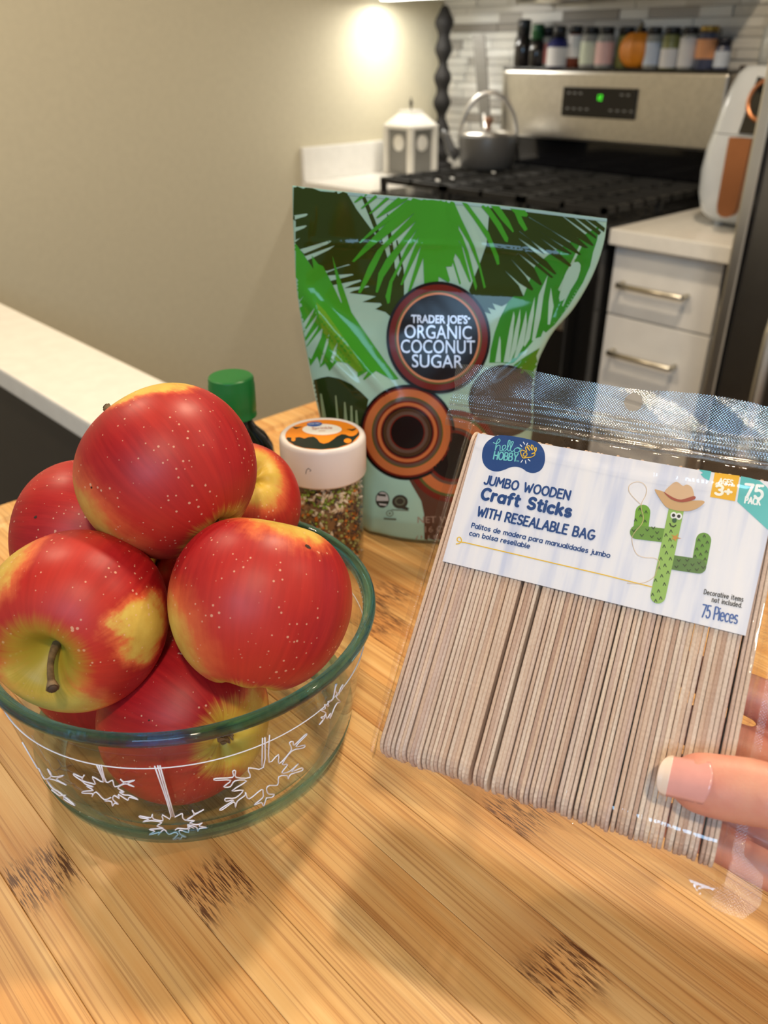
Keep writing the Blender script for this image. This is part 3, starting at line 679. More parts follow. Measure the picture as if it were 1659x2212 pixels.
F5 = [[(60, 500), (165, 590), (200, 700), (280, 810), (190, 770), (240, 870), (300, 960), (350, 965), (380, 1000), (350, 1030), (400, 1050), (440, 1120), (410, 1050), (470, 1110), (440, 1010), (480, 1060), (560, 1060), (545, 1090), (640, 1145), (550, 1070), (500, 1030), (440, 990), (400, 920), (470, 930), (565, 970), (480, 920), (545, 890), (450, 900), (405, 835), (440, 890), (380, 920), (330, 830), (290, 815), (190, 605)]]
for fl, fn in ((F1, K1), (F2, K1), (F2b, K2), (F3, K2), (F4, K2), (F5, K1)):
    mb = MB()
    for p in fl: bowl_stroke(mb, [tuple(q) for q in catmull(fn(p), 3)], .00036)
    o = mb.build('snowflake_print', M_print, bowl, True); o.data.transform(Matrix.Translation(-Vector(BC)))

# ================================================================== APPLES
def apple_mat(name, patches, axis_l, seed, redness=0.0):
    """patches: (local direction, cos of radius, softness)"""
    t = NT(name); b = t.b; tc = t.n('ShaderNodeTexCoord')
    nm = t.n('ShaderNodeVectorMath', operation='NORMALIZE'); t.l(tc.outputs['Object'], nm.inputs[0])
    mp = t.n('ShaderNodeMapping', i_Location=(seed*3.1, seed*1.7, seed*.9)); t.l(tc.outputs['Object'], mp.inputs[0])
    nz = t.n('ShaderNodeTexNoise', i_Scale=48.0, i_Detail=5.0, i_Roughness=.62); t.l(mp.outputs[0], nz.inputs['Vector'])
    # meridian streaks
    sep = t.n('ShaderNodeSeparateXYZ'); t.l(nm.outputs[0], sep.inputs[0])
    ang = t.math('ARCTAN2', sep.outputs[1], sep.outputs[0])
    cs = t.n('ShaderNodeCombineXYZ'); t.l(t.math('MULTIPLY', t.math('COSINE', ang), 9), cs.inputs[0]); t.l(t.math('MULTIPLY', t.math('SINE', ang), 9), cs.inputs[1]); t.l(t.math('MULTIPLY', sep.outputs[2], .9), cs.inputs[2])
    st = t.n('ShaderNodeTexNoise', i_Scale=1.6, i_Detail=4.0, i_Roughness=.65); t.l(cs.outputs[0], st.inputs['Vector'])
    acc = None
    for d, c0, soft in patches:
        dt = t.n('ShaderNodeVectorMath', operation='DOT_PRODUCT'); t.l(nm.outputs[0], dt.inputs[0]); dt.inputs[1].default_value = tuple(d)
        wob = t.math('ADD', dt.outputs['Value'], t.math('MULTIPLY', t.math('SUBTRACT', nz.outputs[0], .5), .34)); wob = t.math('ADD', wob, t.math('MULTIPLY', t.math('SUBTRACT', st.outputs[0], .5), .07))
        mr = t.n('ShaderNodeMapRange', interpolation_type='SMOOTHSTEP'); t.l(wob, mr.inputs[0]); mr.inputs[1].default_value = c0-soft; mr.inputs[2].default_value = c0+soft
        acc = mr.outputs[0] if acc is None else t.math('MAXIMUM', acc, mr.outputs[0])
    red = t.ramp(st.outputs[0], [(.22, srgb(146, 14, 22)), (.5, srgb(166, 22, 28)), (.80, srgb(184, 34, 32))]).outputs[0]
    big = t.n('ShaderNodeTexNoise', i_Scale=17.0, i_Detail=2.0); t.l(mp.outputs[0], big.inputs['Vector'])
    bl = t.ramp(big.outputs[0], [(.42, (0, 0, 0, 1)), (.68, (1, 1, 1, 1))]).outputs[0]
    red = t.mix(t.math('MULTIPLY', bl, .50-redness), red, srgb(208, 62, 42))
    yel = t.ramp(nz.outputs[0], [(.3, srgb(200, 158, 62)), (.7, srgb(226, 196, 96))]).outputs[0]
    mid = srgb(216, 100, 58)
    col = t.mix(t.math('MULTIPLY', acc, 2.0, True), red, mid); col = t.mix(t.math('SUBTRACT', t.math('MULTIPLY', acc, 2.0), 1.0, True), col, yel)
    # lenticels
    vo = t.n('ShaderNodeTexVoronoi', i_Scale=330.0, i_Randomness=1.0); t.l(mp.outputs[0], vo.inputs['Vector'])
    wn = t.n('ShaderNodeTexNoise', i_Scale=60.0); t.l(mp.outputs[0], wn.inputs['Vector'])
    sz = t.math('MULTIPLY', t.math('SUBTRACT', wn.outputs[0], .28, True), .58)
    dots = t.math('MULTIPLY', t.math('SUBTRACT', sz, vo.outputs['Distance'], True), 22.0, True)
    col = t.mix(t.math('MULTIPLY', dots, .6), col, srgb(236, 190, 156))
    # green, russeted cavity round the stem
    cav = t.n('ShaderNodeMapRange', interpolation_type='SMOOTHSTEP'); t.l(t.math('ADD', sep.outputs[2], t.math('MULTIPLY', t.math('SUBTRACT', st.outputs[0], .5), .12)), cav.inputs[0]); cav.inputs[1].default_value = .80; cav.inputs[2].default_value = .97
    col = t.mix(cav.outputs[0], col, srgb(168, 146, 44))
    cav2 = t.n('ShaderNodeMapRange', interpolation_type='SMOOTHSTEP'); t.l(t.math('ADD', t.math('MULTIPLY', sep.outputs[2], -1.0), t.math('MULTIPLY', t.math('SUBTRACT', st.outputs[0], .5), .2)), cav2.inputs[0]); cav2.inputs[1].default_value = .84; cav2.inputs[2].default_value = .99
    col = t.mix(cav2.outputs[0], col, srgb(206, 176, 66))
    t.l(col, b.inputs['Base Color']); b.inputs['Roughness'].default_value = .38; b.inputs['Specular IOR Level'].default_value = .42
    b.inputs['Subsurface Weight'].default_value = .06; b.inputs['Subsurface Radius'].default_value = (.004, .0015, .0008); b.inputs['Subsurface Scale'].default_value = .6
    rr = t.ramp(nz.outputs[0], [(.3, (.40,)*3+(1,)), (.7, (.52,)*3+(1,))]).outputs[0]; t.l(rr, b.inputs['Roughness'])
    t.bump(nz.outputs[0], .05, .0006)
    return t.m
M_stem = pm('apple_stem', srgb(116, 92, 62), .7, noise=.35, nscale=300, bump=.4); M_calyx = pm('apple_calyx', srgb(104, 76, 54), .85, noise=.4, nscale=400)
M_stemtip = pm('apple_stem_tip', srgb(70, 52, 38), .8)
def make_apple(label, ctr, R, axis, patches, seed, stem=.022, hf=.88, bend=(.3, 0), stem_r=.0016):
    """axis (stem direction) and patch directions are in viewer terms: right, up, toward viewer"""
    zax = Vector(cam2w(np.array(axis, float))).normalized()
    q = Vector((0, 0, 1)).rotation_difference(zax); Mr = q.to_matrix(); inv = Mr.inverted()
    t = thing('apple', label, 'apple', ctr, 'apples heaped in the glass bowl'); t.rotation_mode = 'QUATERNION'; t.rotation_quaternion = q
    pl_ = [(inv @ Vector(cam2w(np.array(d, float))).normalized(), c0, sf) for d, c0, sf in patches]
    rg_ = np.random.default_rng(seed); a1, a2, p1, p2 = rg_.uniform(.008, .024), rg_.uniform(.006, .016), rg_.uniform(0, 6), rg_.uniform(0, 6)
    vs, fs = [], []; ns, nr = 72, 48; Hh = R*hf
    for i in range(ns):
        a = 2*math.pi*i/ns
        for k in range(nr+1):
            ph = math.pi*k/nr; c_, s_ = math.cos(ph), math.sin(ph)
            rho = R*abs(s_)**.92*(1+.045*c_)*(1+a1*math.cos(2*a+p1)+a2*math.cos(3*a+p2)+.016*max(0, -c_)*math.cos(5*a))
            z = Hh*c_*(1.03)
            z -= .37*R*math.exp(-(rho/(.235*R))**2)*(c_ > 0) + .07*R*math.exp(-(rho/(.55*R))**2)*(c_ > 0)
            z += .20*R*math.exp(-(rho/(.20*R))**2)*(c_ < 0) + .05*R*math.exp(-(rho/(.5*R))**2)*(c_ < 0)*(1+.5*math.cos(5*a))
            vs.append((rho*math.cos(a), rho*math.sin(a), z))
    for i in range(ns):
        for k in range(nr): j = (i+1) % ns; fs.append((i*(nr+1)+k, i*(nr+1)+k+1, j*(nr+1)+k+1, j*(nr+1)+k))
    o = mk('flesh', vs, fs, apple_mat('apple_skin', pl_, None, seed*1.37), t)
    bm = bmesh.new(); bm.from_mesh(o.data); bmesh.ops.remove_doubles(bm, verts=bm.verts, dist=1e-6); bmesh.ops.recalc_face_normals(bm, faces=bm.faces); bm.to_mesh(o.data); bm.free()
    if stem:
        zb = Hh*1.03-.47*R; bd = inv @ Vector(cam2w(np.array([bend[0], bend[1], 0]))); P = []
        for k in range(9):
            f = k/8; P.append(np.array((bd.x*f*f*stem*.6, bd.y*f*f*stem*.6, zb-.002+f*stem)))
        vs, fs = tube_data(P, [stem_r*(1.25-.5*math.sin(f*math.pi*.75)+(.55 if f > .92 else 0)) for f in np.linspace(0, 1, 9)], 8)
        so = mk('stem', vs, fs, M_stem, t)
        vs, fs = tube_data([P[-1], P[-1]+(P[-1]-P[-2])*.25], [stem_r*1.15, stem_r*.9], 8); mk('stem_tip', vs, fs, M_stemtip, so)
    cal = MB()
    for k in range(7):
        a = 2*math.pi*k/7+seed; z0 = -(Hh*1.03-.27*R)
        cal.tube([(.001*math.cos(a), .001*math.sin(a), z0), (.0032*math.cos(a), .0032*math.sin(a), z0-.004), (.0022*math.cos(a+.5), .0022*math.sin(a+.5), z0-.0075)], [.0013, .0011, .0003], 5)
    cal.build('calyx', M_calyx, t, True)
    return t
def ctr(u, v, dist): return C + ray(u, v)*dist
make_apple('deep red apple crowning the heap in the glass bowl', ctr(364, 1022, .398), .0412, (-.64, .74, -.14), [((-.20, .94, .25), .90, .06), ((-.78, -.60, .30), .80, .20)], 3, hf=.93, stem=.026, bend=(-.4, .2))
make_apple('front left apple with its stem toward the viewer and yellow patches', ctr(170, 1336, .394), .0405, (-.12, -.40, .90), [((-.74, .56, .36), .86, .11), ((.84, -.08, .46), .93, .07), ((-.2, -.85, .5), .82, .14)], 5, hf=.90, stem=.027, bend=(.55, -.35), stem_r=.0019)
make_apple('apple with a yellow shoulder leaning on the right rim of the bowl', ctr(562, 1303, .371), .0403, (.15, .97, -.18), [((.30, .92, .25), .88, .09), ((-.86, -.38, .34), .82, .22)], 8, hf=.95, stem=.016)
make_apple('bottom front apple seen through the glass with its dry calyx to the right', (-.2838, .1390, .0500), .0408, (-.72, .12, -.68), [((.95, -.15, .2), .85, .12)], 11, hf=.93, stem=.014)
make_apple('apple behind the left rim with its stem poking out left', ctr(190, 1160, .460), .0396, (-.95, .10, -.12), [((-.3, -.9, .3), .9, .1)], 14, hf=.92, stem=.024, bend=(0, -.3), stem_r=.0021)
make_apple('small apple with a yellow-green hollow between the top apple and the jar', ctr(508, 1090, .466), .0370, (-.40, -.50, -.77), [((.33, .52, .79), .78, .16)], 17, hf=.90, stem=.014)
make_apple('lower left apple half hidden under the front left one', (-.352, .131, .0468), .0375, (.0, -.98, -.2), [((.1, -.95, .0), .90, .1)], 21, hf=.93, stem=.014)
make_apple('dark red apple deep in the middle of the bowl', (-.338, .189, .066), .0355, (.1, .4, -.9), [((.9, -.3, -.2), .95, .05)], 25, hf=.93, stem=.014)

# small scars on two of the apples
M_scar = pm('apple_scar', srgb(58, 34, 24), .8)
def blemish(apple, u, v, r):
    fl = [c_ for c_ in apple.children if c_.name.startswith('flesh')][0]; mw = Matrix.LocRotScale(apple.location, apple.rotation_quaternion, None)
    bv = BVHTree.FromPolygons([mw @ q.co for q in fl.data.vertices], [tuple(p.vertices) for p in fl.data.polygons]); h = bv.ray_cast(Vector(C), Vector(ray(u, v)))
    if h[0] is None: return
    n = h[1]; a = n.orthogonal().normalized(); b = n.cross(a); iv_ = mw.inverted()
    P = [h[0]+n*.0003]+[h[0]+n*.00012+a*r*(1+.25*math.sin(3*k))*math.cos(k*math.pi/6)+b*r*.75*math.sin(k*math.pi/6) for k in range(12)]
    mk('scar', [iv_ @ p for p in P], [(0, 1+k, 1+(k+1) % 12) for k in range(12)], M_scar, apple)
APL = [o for o in COL.objects if o.get('category') == 'apple']
blemish(APL[2], 665, 1181, .0014); blemish(APL[4], 77, 1117, .0009); blemish(APL[3], 322, 1556, .0005); blemish(APL[0], 198, 1053, .0006)

# ================================================================== BOTTLE WITH GREEN CAP
bx_, by_ = -.475, .305
t = thing('extract_bottle', 'small dark bottle with a ribbed green cap behind the apples', 'bottle', (bx_, by_, 0.0))
M_amber = pm('dark_amber_glass', (.006, .004, .003, 1), .08, coat=.4)
lathe('glass_body', [(0, .0003), (.025, .0003), (.0272, .003), (.0272, .070), (.0262, .077), (.0215, .085), (.0155, .091), (.0128, .096), (.0125, .107), (0, .107)], M_amber, t, 48)
vs, fs = [], []; ns = 120
cprof = [(0, .131), (.0145, .131), (.0156, .1302), (.0160, .1290), (.0160, .1255), (.0161, .1250), (.0161, .1075), (.0158, .1045), (.0160, .104), (.0163, .1015), (.0150, .1012), (0, .1012)]
for i in range(ns):
    a = 2*math.pi*i/ns
    for r, z in cprof:
        rr = r*(1.012 if (i % 2 and .106 < z < .1251 and r > .0155) else 1); vs.append((rr*math.cos(a), rr*math.sin(a), z))
n = len(cprof)
for i in range(ns):
    for k in range(n-1): j = (i+1) % ns; fs.append((i*n+k, i*n+k+1, j*n+k+1, j*n+k))
autosmooth(mk('cap', vs, fs, pm('green_plastic', srgb(22, 112, 48), .35), t), 35)

# ================================================================== SPRINKLE JAR
JC = np.array([-.4075, .331, 0.0]); JT = .1005; JR = .0298
t = thing('sprinkle_jar', 'clear jar of sprinkles with a white lid and orange label on top', 'jar', JC)
M_plast = clear_mat('clear_plastic', (.96, .96, .94, 1), 1.40, .05)
lathe('clear_body', [(0, .0006), (.0245, .0006), (.0268, .003), (.0272, .006), (.0272, .068), (.0262, .072), (.0255, .074), (.0247, .072), (.0262, .066), (.0262, .006), (.0245, .003), (0, .003)], M_plast, t, 64)
ldj = lathe('lid', [(0, JT-.0006), (JR-.0042, JT-.0006), (JR-.0030, JT+.0002), (JR-.0018, JT), (JR-.0006, JT-.0012), (JR, JT-.0032), (JR, .0735), (JR-.0004, .0722), (JR-.0012, .0722), (JR-.0015, .098), (0, .0985)], pm('white_plastic', srgb(230, 222, 220), .32), t, 64)
# printed disc on the lid, coordinates in px of the photo mapped to the lid plane
def lid(u, v, k): p = atz(u, v, JT-.0005)-JC; p[2] = JT-.0005+.00012*k; return p
def lidK(p): return [(560+x/5.53, 880+y/5.53) for x, y in p]
def lid_shape(name, poly, col, k, rough=.35):
    w = [lid(u, v, k) for u, v in poly]
    for i, p in enumerate(w):
        r = math.hypot(p[0], p[1])
        if r > JR-.0045: w[i] = np.array([p[0]*(JR-.0045)/r, p[1]*(JR-.0045)/r, p[2]])
    tr = geometry.tessellate_polygon([[Vector((p[0], p[1], 0)) for p in w]])
    return mk(name, w, tr, pm(name+'_ink', col, rough), ldj, False)
rr = JR-.0044; nn = 64
disc = [np.array([rr*math.cos(a), rr*math.sin(a), JT-.0004]) for a in np.linspace(0, 2*math.pi, nn, endpoint=False)]
mk('orange_label', disc, [tuple(range(nn))], pm('orange_label_ink', srgb(238, 140, 28), .35), ldj, False)
low = lidK([(225, 430), (290, 385), (330, 358), (385, 362), (385, 400), (410, 408), (432, 395), (430, 362), (480, 355), (540, 372), (590, 355), (650, 350), (690, 375), (725, 420), (770, 435), (830, 420), (880, 385), (930, 345), (985, 322), (1030, 325), (1075, 345), (1120, 345), (1160, 325), (1190, 285), (1230, 280), (1290, 330), (1230, 460), (1000, 540), (740, 560), (480, 530), (330, 490)])
lid_shape('black_drip', low, srgb(24, 30, 26), 1)
def ell(cx, cy, rx, ry, n=28, rot=0): return [(cx+rx*math.cos(a)*math.cos(rot)-ry*math.sin(a)*math.sin(rot), cy+rx*math.cos(a)*math.sin(rot)+ry*math.sin(a)*math.cos(rot)) for a in np.linspace(0, 2*math.pi, n, endpoint=False)]
lid_shape('orange_drop', lidK(ell(1057, 402, 46, 28)), srgb(238, 140, 28), 2)
lid_shape('white_oval', lidK(ell(750, 267, 236, 66)), srgb(244, 240, 236), 2)
lid_shape('blue_oval', lidK(ell(660, 206, 92, 28, rot=-.05)), srgb(40, 86, 170), 3)
for bat in ([(385, 230), (420, 236), (450, 238), (520, 232), (470, 250), (440, 262), (415, 252)], [(1040, 265), (1080, 262), (1110, 264), (1170, 246), (1145, 270), (1110, 286), (1080, 275)]): lid_shape('bat_print', lidK(bat), srgb(24, 24, 22), 2)
for s_, a, b, h, c_ in (('Sprinkle', (630, 270), (872, 262), -30, srgb(190, 110, 80)), ('mix', (712, 296), (792, 292), -18, srgb(214, 160, 120)), ('Great Value', (592, 212), (728, 206), -18, srgb(235, 240, 250))):
    v2, t2 = fit_text(s_, a, b, (0, h)); mk('lettering', [lid(*q, 4) for q in lidK(v2)], t2, pm('lid_text_%s' % s_[0], c_, .4), ldj, False)
# pencil mark on the lid side
lat = lambda a, z: np.array([math.cos(a)*(JR+.0001), math.sin(a)*(JR+.0001), z])
a0 = math.atan2(-JC[1], -JC[0])-.42
tube_pts = [lat(a0, .0835), lat(a0+.02, .0865), lat(a0+.07, .0880), lat(a0+.13, .0868), lat(a0+.10, .0858)]
vs, fs = tube_data(tube_pts, .00022, 4); mk('ink_mark', vs, fs, pm('pencil_grey', srgb(90, 84, 90), .7), ldj)
# sprinkles: too many to count
sp_cols = [srgb(214, 122, 30), srgb(168, 176, 110), srgb(60, 40, 52), srgb(232, 218, 200), srgb(140, 168, 60), srgb(132, 96, 66)]
sm = [pm('sprinkle_%d' % i, c_, .45) for i, c_ in enumerate(sp_cols)]
ico = bmesh.new(); bmesh.ops.create_icosphere(ico, subdivisions=1, radius=1); iv = np.array([v.co for v in ico.verts]); ifc = [[v.index for v in f.verts] for f in ico.faces]; ico.free()
V, F_, MI = [], [], []
def bead(c_, r, mi, sc=(1, 1, 1), rot=None):
    v = iv*r*np.array(sc)
    if rot is not None: v = v @ rot.T
    o = len(V); V.extend((v+c_).tolist()); F_.extend([[a+o for a in f] for f in ifc]); MI.extend([mi]*len(ifc))
for k in range(2100):
    a = rng.uniform(0, 2*math.pi); z = rng.uniform(.005, .0715); rad = rng.uniform(.0228, .0252)
    band = z + .012*math.sin(a+1.0)
    if z > .056 + .006*math.sin(a*2): w = (.03, .05, .1, .25, .47, .1)
    elif band > .030: w = (.16, .28, .36, .05, .03, .12)
    else: w = (.26, .22, .10, .04, .03, .35)
    mi = rng.choice(6, p=np.array(w)/sum(w)); p = np.array([rad*math.cos(a), rad*math.sin(a), z])
    if mi == 3: 
        Rm = np.array(Matrix.Rotation(rng.uniform(0, 3), 3, 'Z') @ Matrix.Rotation(rng.uniform(0, 3), 3, 'X')); bead(p*[.985, .985, 1], .0016, 3, (1, .7, 2.8), Rm)
    elif mi == 2: 
        Rm = np.array(Matrix.Rotation(rng.uniform(0, 3), 3, 'Z') @ Matrix.Rotation(rng.uniform(0, 3), 3, 'X')); bead(p, .0007, 2, (1, 1, 4), Rm)
    else: bead(p, rng.uniform(.0011, .0015), mi)
core_v, core_f = lathe_data([(0, .0035), (.0236, .0035), (.0236, .069), (0, .071)], 40); o0 = len(V); V.extend(core_v); F_.extend([[a+o0 for a in f] for f in core_f]); MI.extend([5]*len(core_f))
so = mk('sprinkles', V, F_, sm); so.location = JC; so.data.polygons.foreach_set('material_index', MI); so['kind'] = 'stuff'
tag(so, 'orange, green and dark sprinkles filling the clear jar', 'sprinkles')

# ================================================================== SUGAR POUCH
PA = math.radians(40); pe = np.array([math.cos(PA), math.sin(PA), 0]); pn_ = np.array([math.sin(PA), -math.cos(PA), 0])   # across, toward viewer
lean = math.radians(2); pu_ = np.array([-pn_[0]*math.sin(lean), -pn_[1]*math.sin(lean), math.cos(lean)]); pN = np.cross(pe, pu_); pN = pN if pN@FW < 0 else -pN
PB = FH*.565 + RT*.07; PB[2] = 0
def on_pl(u, v):
    d = ray(u, v); s = np.dot(PB-C, pN)/np.dot(d, pN); q = C+d*s-PB; return np.array([q@pe, q@pu_])
Lpx = [(633, 400), (634, 470), (637, 545), (641, 620), (655, 720), (672, 815), (690, 900), (712, 985), (735, 1065), (748, 1105)]
Rpx = [(1309, 470), (1304, 515), (1290, 565), (1268, 615), (1236, 668), (1196, 715), (1176, 750), (1160, 790), (1152, 850), (1150, 930)]
Lp = np.array([on_pl(*p) for p in Lpx]); Rp = np.array([on_pl(*p) for p in Rpx])
zr = Rp[-1][1]; Rp = np.vstack([Rp, [[Rp[-1][0]-.003, zr*.5], [Rp[-1][0]-.010, .004]]]); Lp = np.vstack([Lp, [[Lp[-1][0]+.004, .004]]])
def resamp(P, n):
    d = np.r_[0, np.cumsum(np.hypot(*np.diff(P, axis=0).T))]; s = np.linspace(0, d[-1], n); return np.c_[np.interp(s, d, P[:, 0]), np.interp(s, d, P[:, 1])]
NV, NU = 130, 110
cm = lambda P: np.array(catmull(list(P), 8))
Lr, Rr = resamp(cm(Lp), NV), resamp(cm(Rp), NV)
tt = np.linspace(0, 1, NV)[:, None]; ss = np.linspace(0, 1, NU)[None, :]
SX = Lr[:, 0:1]*(1-ss)+Rr[:, 0:1]*ss; SY = Lr[:, 1:2]*(1-ss)+Rr[:, 1:2]*ss
topbow = .004*np.sin(math.pi*ss)*np.clip(1-tt*8, 0, 1); SY = SY + 0*topbow
prof_t = np.interp(tt, [0, .17, .24, .40, .60, .80, .93, 1], [.0004, .0006, .002, .0105, .0225, .0305, .0335, .030])
side = np.clip(1-np.abs(2*ss-1)**2.2, 0, 1)**.75
BU = prof_t*side
# creases and dents (pixel segments measured on the pouch)
def on_grid_uv():
    P = PB + SX[..., None]*pe + SY[..., None]*pu_
    q = P-C; z = q@FW; return CX+FPX*(q@RT)/z, CY-FPX*(q@UP)/z
GU, GV = on_grid_uv()
def crease(a, b, amp, w):
    a = np.array(a, float); b = np.array(b, float); d = b-a; L = d@d
    k = np.clip(((GU-a[0])*d[0]+(GV-a[1])*d[1])/L, 0, 1); dist = np.hypot(GU-a[0]-k*d[0], GV-a[1]-k*d[1])
    taper = np.sin(np.clip(k, .02, .98)*math.pi)**.5
    return amp*np.exp(-(dist/w)**2)*taper
DN = crease((625, 600), (860, 850), .0055, 17)+crease((690, 740), (790, 830), .004, 13)+crease((1290, 580), (1170, 745), .006, 15)-crease((1250, 560), (1195, 700), .004, 14)+crease((640, 520), (980, 530), .0012, 6)+crease((980, 530), (1280, 560), .0010, 6)
DN += crease((680, 400), (660, 540), .002, 9)+crease((1060, 830), (1180, 740), .004, 14)-crease((700, 650), (840, 700), .002, 40)+crease((815, 1040), (800, 1180), .002, 12)
rs = np.random.default_rng(3)
for k in range(26):
    cu_, cv_ = rs.uniform(640, 1290), rs.uniform(430, 1150); an = rs.uniform(0, math.pi); l_ = rs.uniform(25, 90)
    DN += crease((cu_-l_*math.cos(an), cv_-l_*math.sin(an)), (cu_+l_*math.cos(an), cv_+l_*math.sin(an)), rs.uniform(-.0012, .0014), rs.uniform(10, 26))
edgef = np.clip(np.minimum(ss, 1-ss)*14, 0, 1)*np.clip(tt*12, 0, 1)
NB = BU + DN*edgef
wave = .006*np.sin(ss*2.2*math.pi+.4)*np.clip(1-tt*2.2, 0, 1)
PF = PB + SX[..., None]*pe + SY[..., None]*pu_ + (NB+wave)[..., None]*pN
PK = PB + SX[..., None]*pe + SY[..., None]*pu_ + (-prof_t*side*.9+wave-.0004)[..., None]*pN
PF[..., 2] = np.maximum(PF[..., 2], .0006); PK[..., 2] = np.maximum(PK[..., 2], .0006)
pouch = thing('sugar_pouch', 'green stand-up pouch of coconut sugar printed with palm leaves', 'pouch', (PB[0], PB[1], 0))
def gridf(n, m_, flip=False, base=0):
    fs = []
    for i in range(n-1):
        for j in range(m_-1):
            q = (base+i*m_+j, base+(i+1)*m_+j, base+(i+1)*m_+j+1, base+i*m_+j+1); fs.append(q[::-1] if flip else q)
    return fs
off = np.array([PB[0], PB[1], 0])
vs = [tuple(p-off) for p in PF.reshape(-1, 3)]+[tuple(p-off) for p in PK.reshape(-1, 3)]; nb = NV*NU
fs = gridf(NV, NU)+gridf(NV, NU, True, nb)
for i in range(NV-1): fs += [(i*NU, nb+i*NU, nb+(i+1)*NU, (i+1)*NU), (i*NU+NU-1, (i+1)*NU+NU-1, nb+(i+1)*NU+NU-1, nb+i*NU+NU-1)]
for j in range(NU-1): fs += [(j, j+1, nb+j+1, nb+j), ((NV-1)*NU+j, nb+(NV-1)*NU+j, nb+(NV-1)*NU+j+1, (NV-1)*NU+j+1)]
def foil(name, col, rough=.10, coat=0): return pm(name, col, rough, 0, coat, .24, noise=.04, nscale=30)
MINT = srgb(158, 194, 176)
mk('pouch_body', vs, fs, foil('pouch_mint', MINT), pouch)
PBV = BVHTree.FromPolygons([Vector(p) for p in PF.reshape(-1, 3)], gridf(NV, NU))
Cv = Vector(C)
def on_pouch(u, v, k):
    d = Vector(ray(u, v)); h = PBV.ray_cast(Cv, d)
    return None if h[0] is None else np.array(h[0]-d*(.00018+.00007*k))-off
def pouch_tris(name, v2, t2, mat, k, maxpx=9):
    v2, t2 = refine(v2, t2, maxpx); P = [on_pouch(u, v, k) for u, v in v2]
    ts = [t_ for t_ in t2 if all(P[i] is not None for i in t_)]
    use = sorted({i for t_ in ts for i in t_}); mp = {i: n for n, i in enumerate(use)}
    if not use: return None
    return [P[i] for i in use], [tuple(mp[i] for i in t_) for t_ in ts]
def pouch_print(name, polys, mat, k):
    mb = MB()
    for q in polys:
        r = pouch_tris(name, q, tri_poly(q), mat, k)
        if r: mb.add(*r)
    return mb.build(name, mat, pouch, True)
c2 = lambda L: [(620+x/4.608, 380+y/4.608) for x, y in L]
c3 = lambda L: [(960+x/4.608, 380+y/4.608) for x, y in L]
c4 = lambda L: [(620+x/4.608, 620+y/4.608) for x, y in L]
c5 = lambda L: [(960+x/4.608, 580+y/4.608) for x, y in L]
def sm_(L, n=4): return [tuple(p) for p in catmull(L, n, True)]
DARK = foil('leaf_dark_ink', srgb(46, 62, 20)); BRI = foil('leaf_bright_ink', srgb(64, 150, 40)); BR2 = foil('leaf_green_ink', srgb(52, 132, 42)); LIME = foil('leaf_lime_ink', srgb(104, 158, 40)); MNT = MATS['pouch_mint']
BROWN = foil('brown_ink', srgb(84, 54, 40), .3)
RG = c3([(640, 1240), (690, 1195), (790, 1190), (900, 900), (1030, 790), (1110, 740), (1250, 660), (1400, 580), (1540, 500), (1520, 640), (1480, 760), (1450, 900), (1380, 1060), (1240, 1290), (1100, 1480), (1010, 1560), (985, 1540), (960, 1600), (900, 1620), (870, 1660), (800, 1740), (690, 1860), (640, 1870), (580, 1860), (445, 1860), (460, 1730), (500, 1560), (550, 1420)])
pouch_print('leaf_print', [RG], BR2, 0)
pouch_print('leaf_slit_print', [c3(q) for q in ([(1030, 985), (985, 1200), (955, 1420), (900, 1640), (870, 1640), (900, 1420), (940, 1180)], [(1060, 1110), (1088, 1300), (1050, 1480), (1028, 1480), (1038, 1250)], [(900, 1200), (890, 1380), (850, 1620), (800, 1700), (790, 1690), (845, 1400)], [(690, 1345), (700, 1400), (680, 1600), (640, 1855), (590, 1855), (650, 1520)], [(815, 1340), (820, 1480), (790, 1680), (720, 1810), (690, 1820), (770, 1520)], [(755, 1320), (755, 1450), (715, 1720), (655, 1855), (640, 1855), (705, 1520)], [(550, 1590), (560, 1640), (560, 1855), (505, 1855)], [(1345, 690), (1365, 705), (1150, 1150), (1130, 1135)], [(1240, 1120), (1250, 1150), (1180, 1300), (1170, 1290)])], MNT, 1)
pouch_print('leaf_print', [c5([(950, 790), (915, 870), (960, 1100), (740, 1100), (690, 960), (800, 880)])], foil('leaf_low_ink', srgb(70, 128, 30)), 1)
D1 = [(40, 80), (570, 120), (690, 330), (860, 560), (880, 595), (940, 615), (985, 760), (1025, 912), (1050, 840), (1105, 1000), (1150, 890), (1165, 1000), (1165, 1190), (1030, 1400), (980, 1355), (880, 1325), (915, 1305), (945, 1285), (930, 1265), (750, 1255), (830, 1225), (888, 1198), (760, 1180), (620, 1165), (660, 1145), (820, 1103), (805, 1093), (570, 1118), (650, 1080), (740, 1048), (730, 1032), (450, 1088), (430, 1045), (560, 1015), (664, 985), (650, 974), (405, 990), (395, 965), (520, 915), (632, 885), (610, 878), (400, 945), (265, 930), (180, 800), (60, 640), (30, 620)]
pouch_print('leaf_print', [c2(D1), c2([(716, 140), (748, 142), (830, 320), (925, 570), (890, 585), (800, 360)]), c2([(995, 375), (1010, 390), (1060, 720), (1080, 1000), (1040, 860), (1005, 600)]), c2([(1085, 640), (1100, 640), (1160, 920), (1165, 1000), (1120, 860)])], DARK, 1)
pouch_print('leaf_slit_print', [c2(q) for q in ([(40, 398), (190, 375), (208, 382), (190, 400), (40, 446)], [(40, 520), (185, 492), (198, 498), (170, 520), (40, 572)], [(80, 640), (132, 618), (82, 658)], [(128, 732), (420, 644), (442, 650), (400, 680), (170, 774)], [(172, 802), (475, 692), (420, 735), (205, 840)])], MNT, 2)
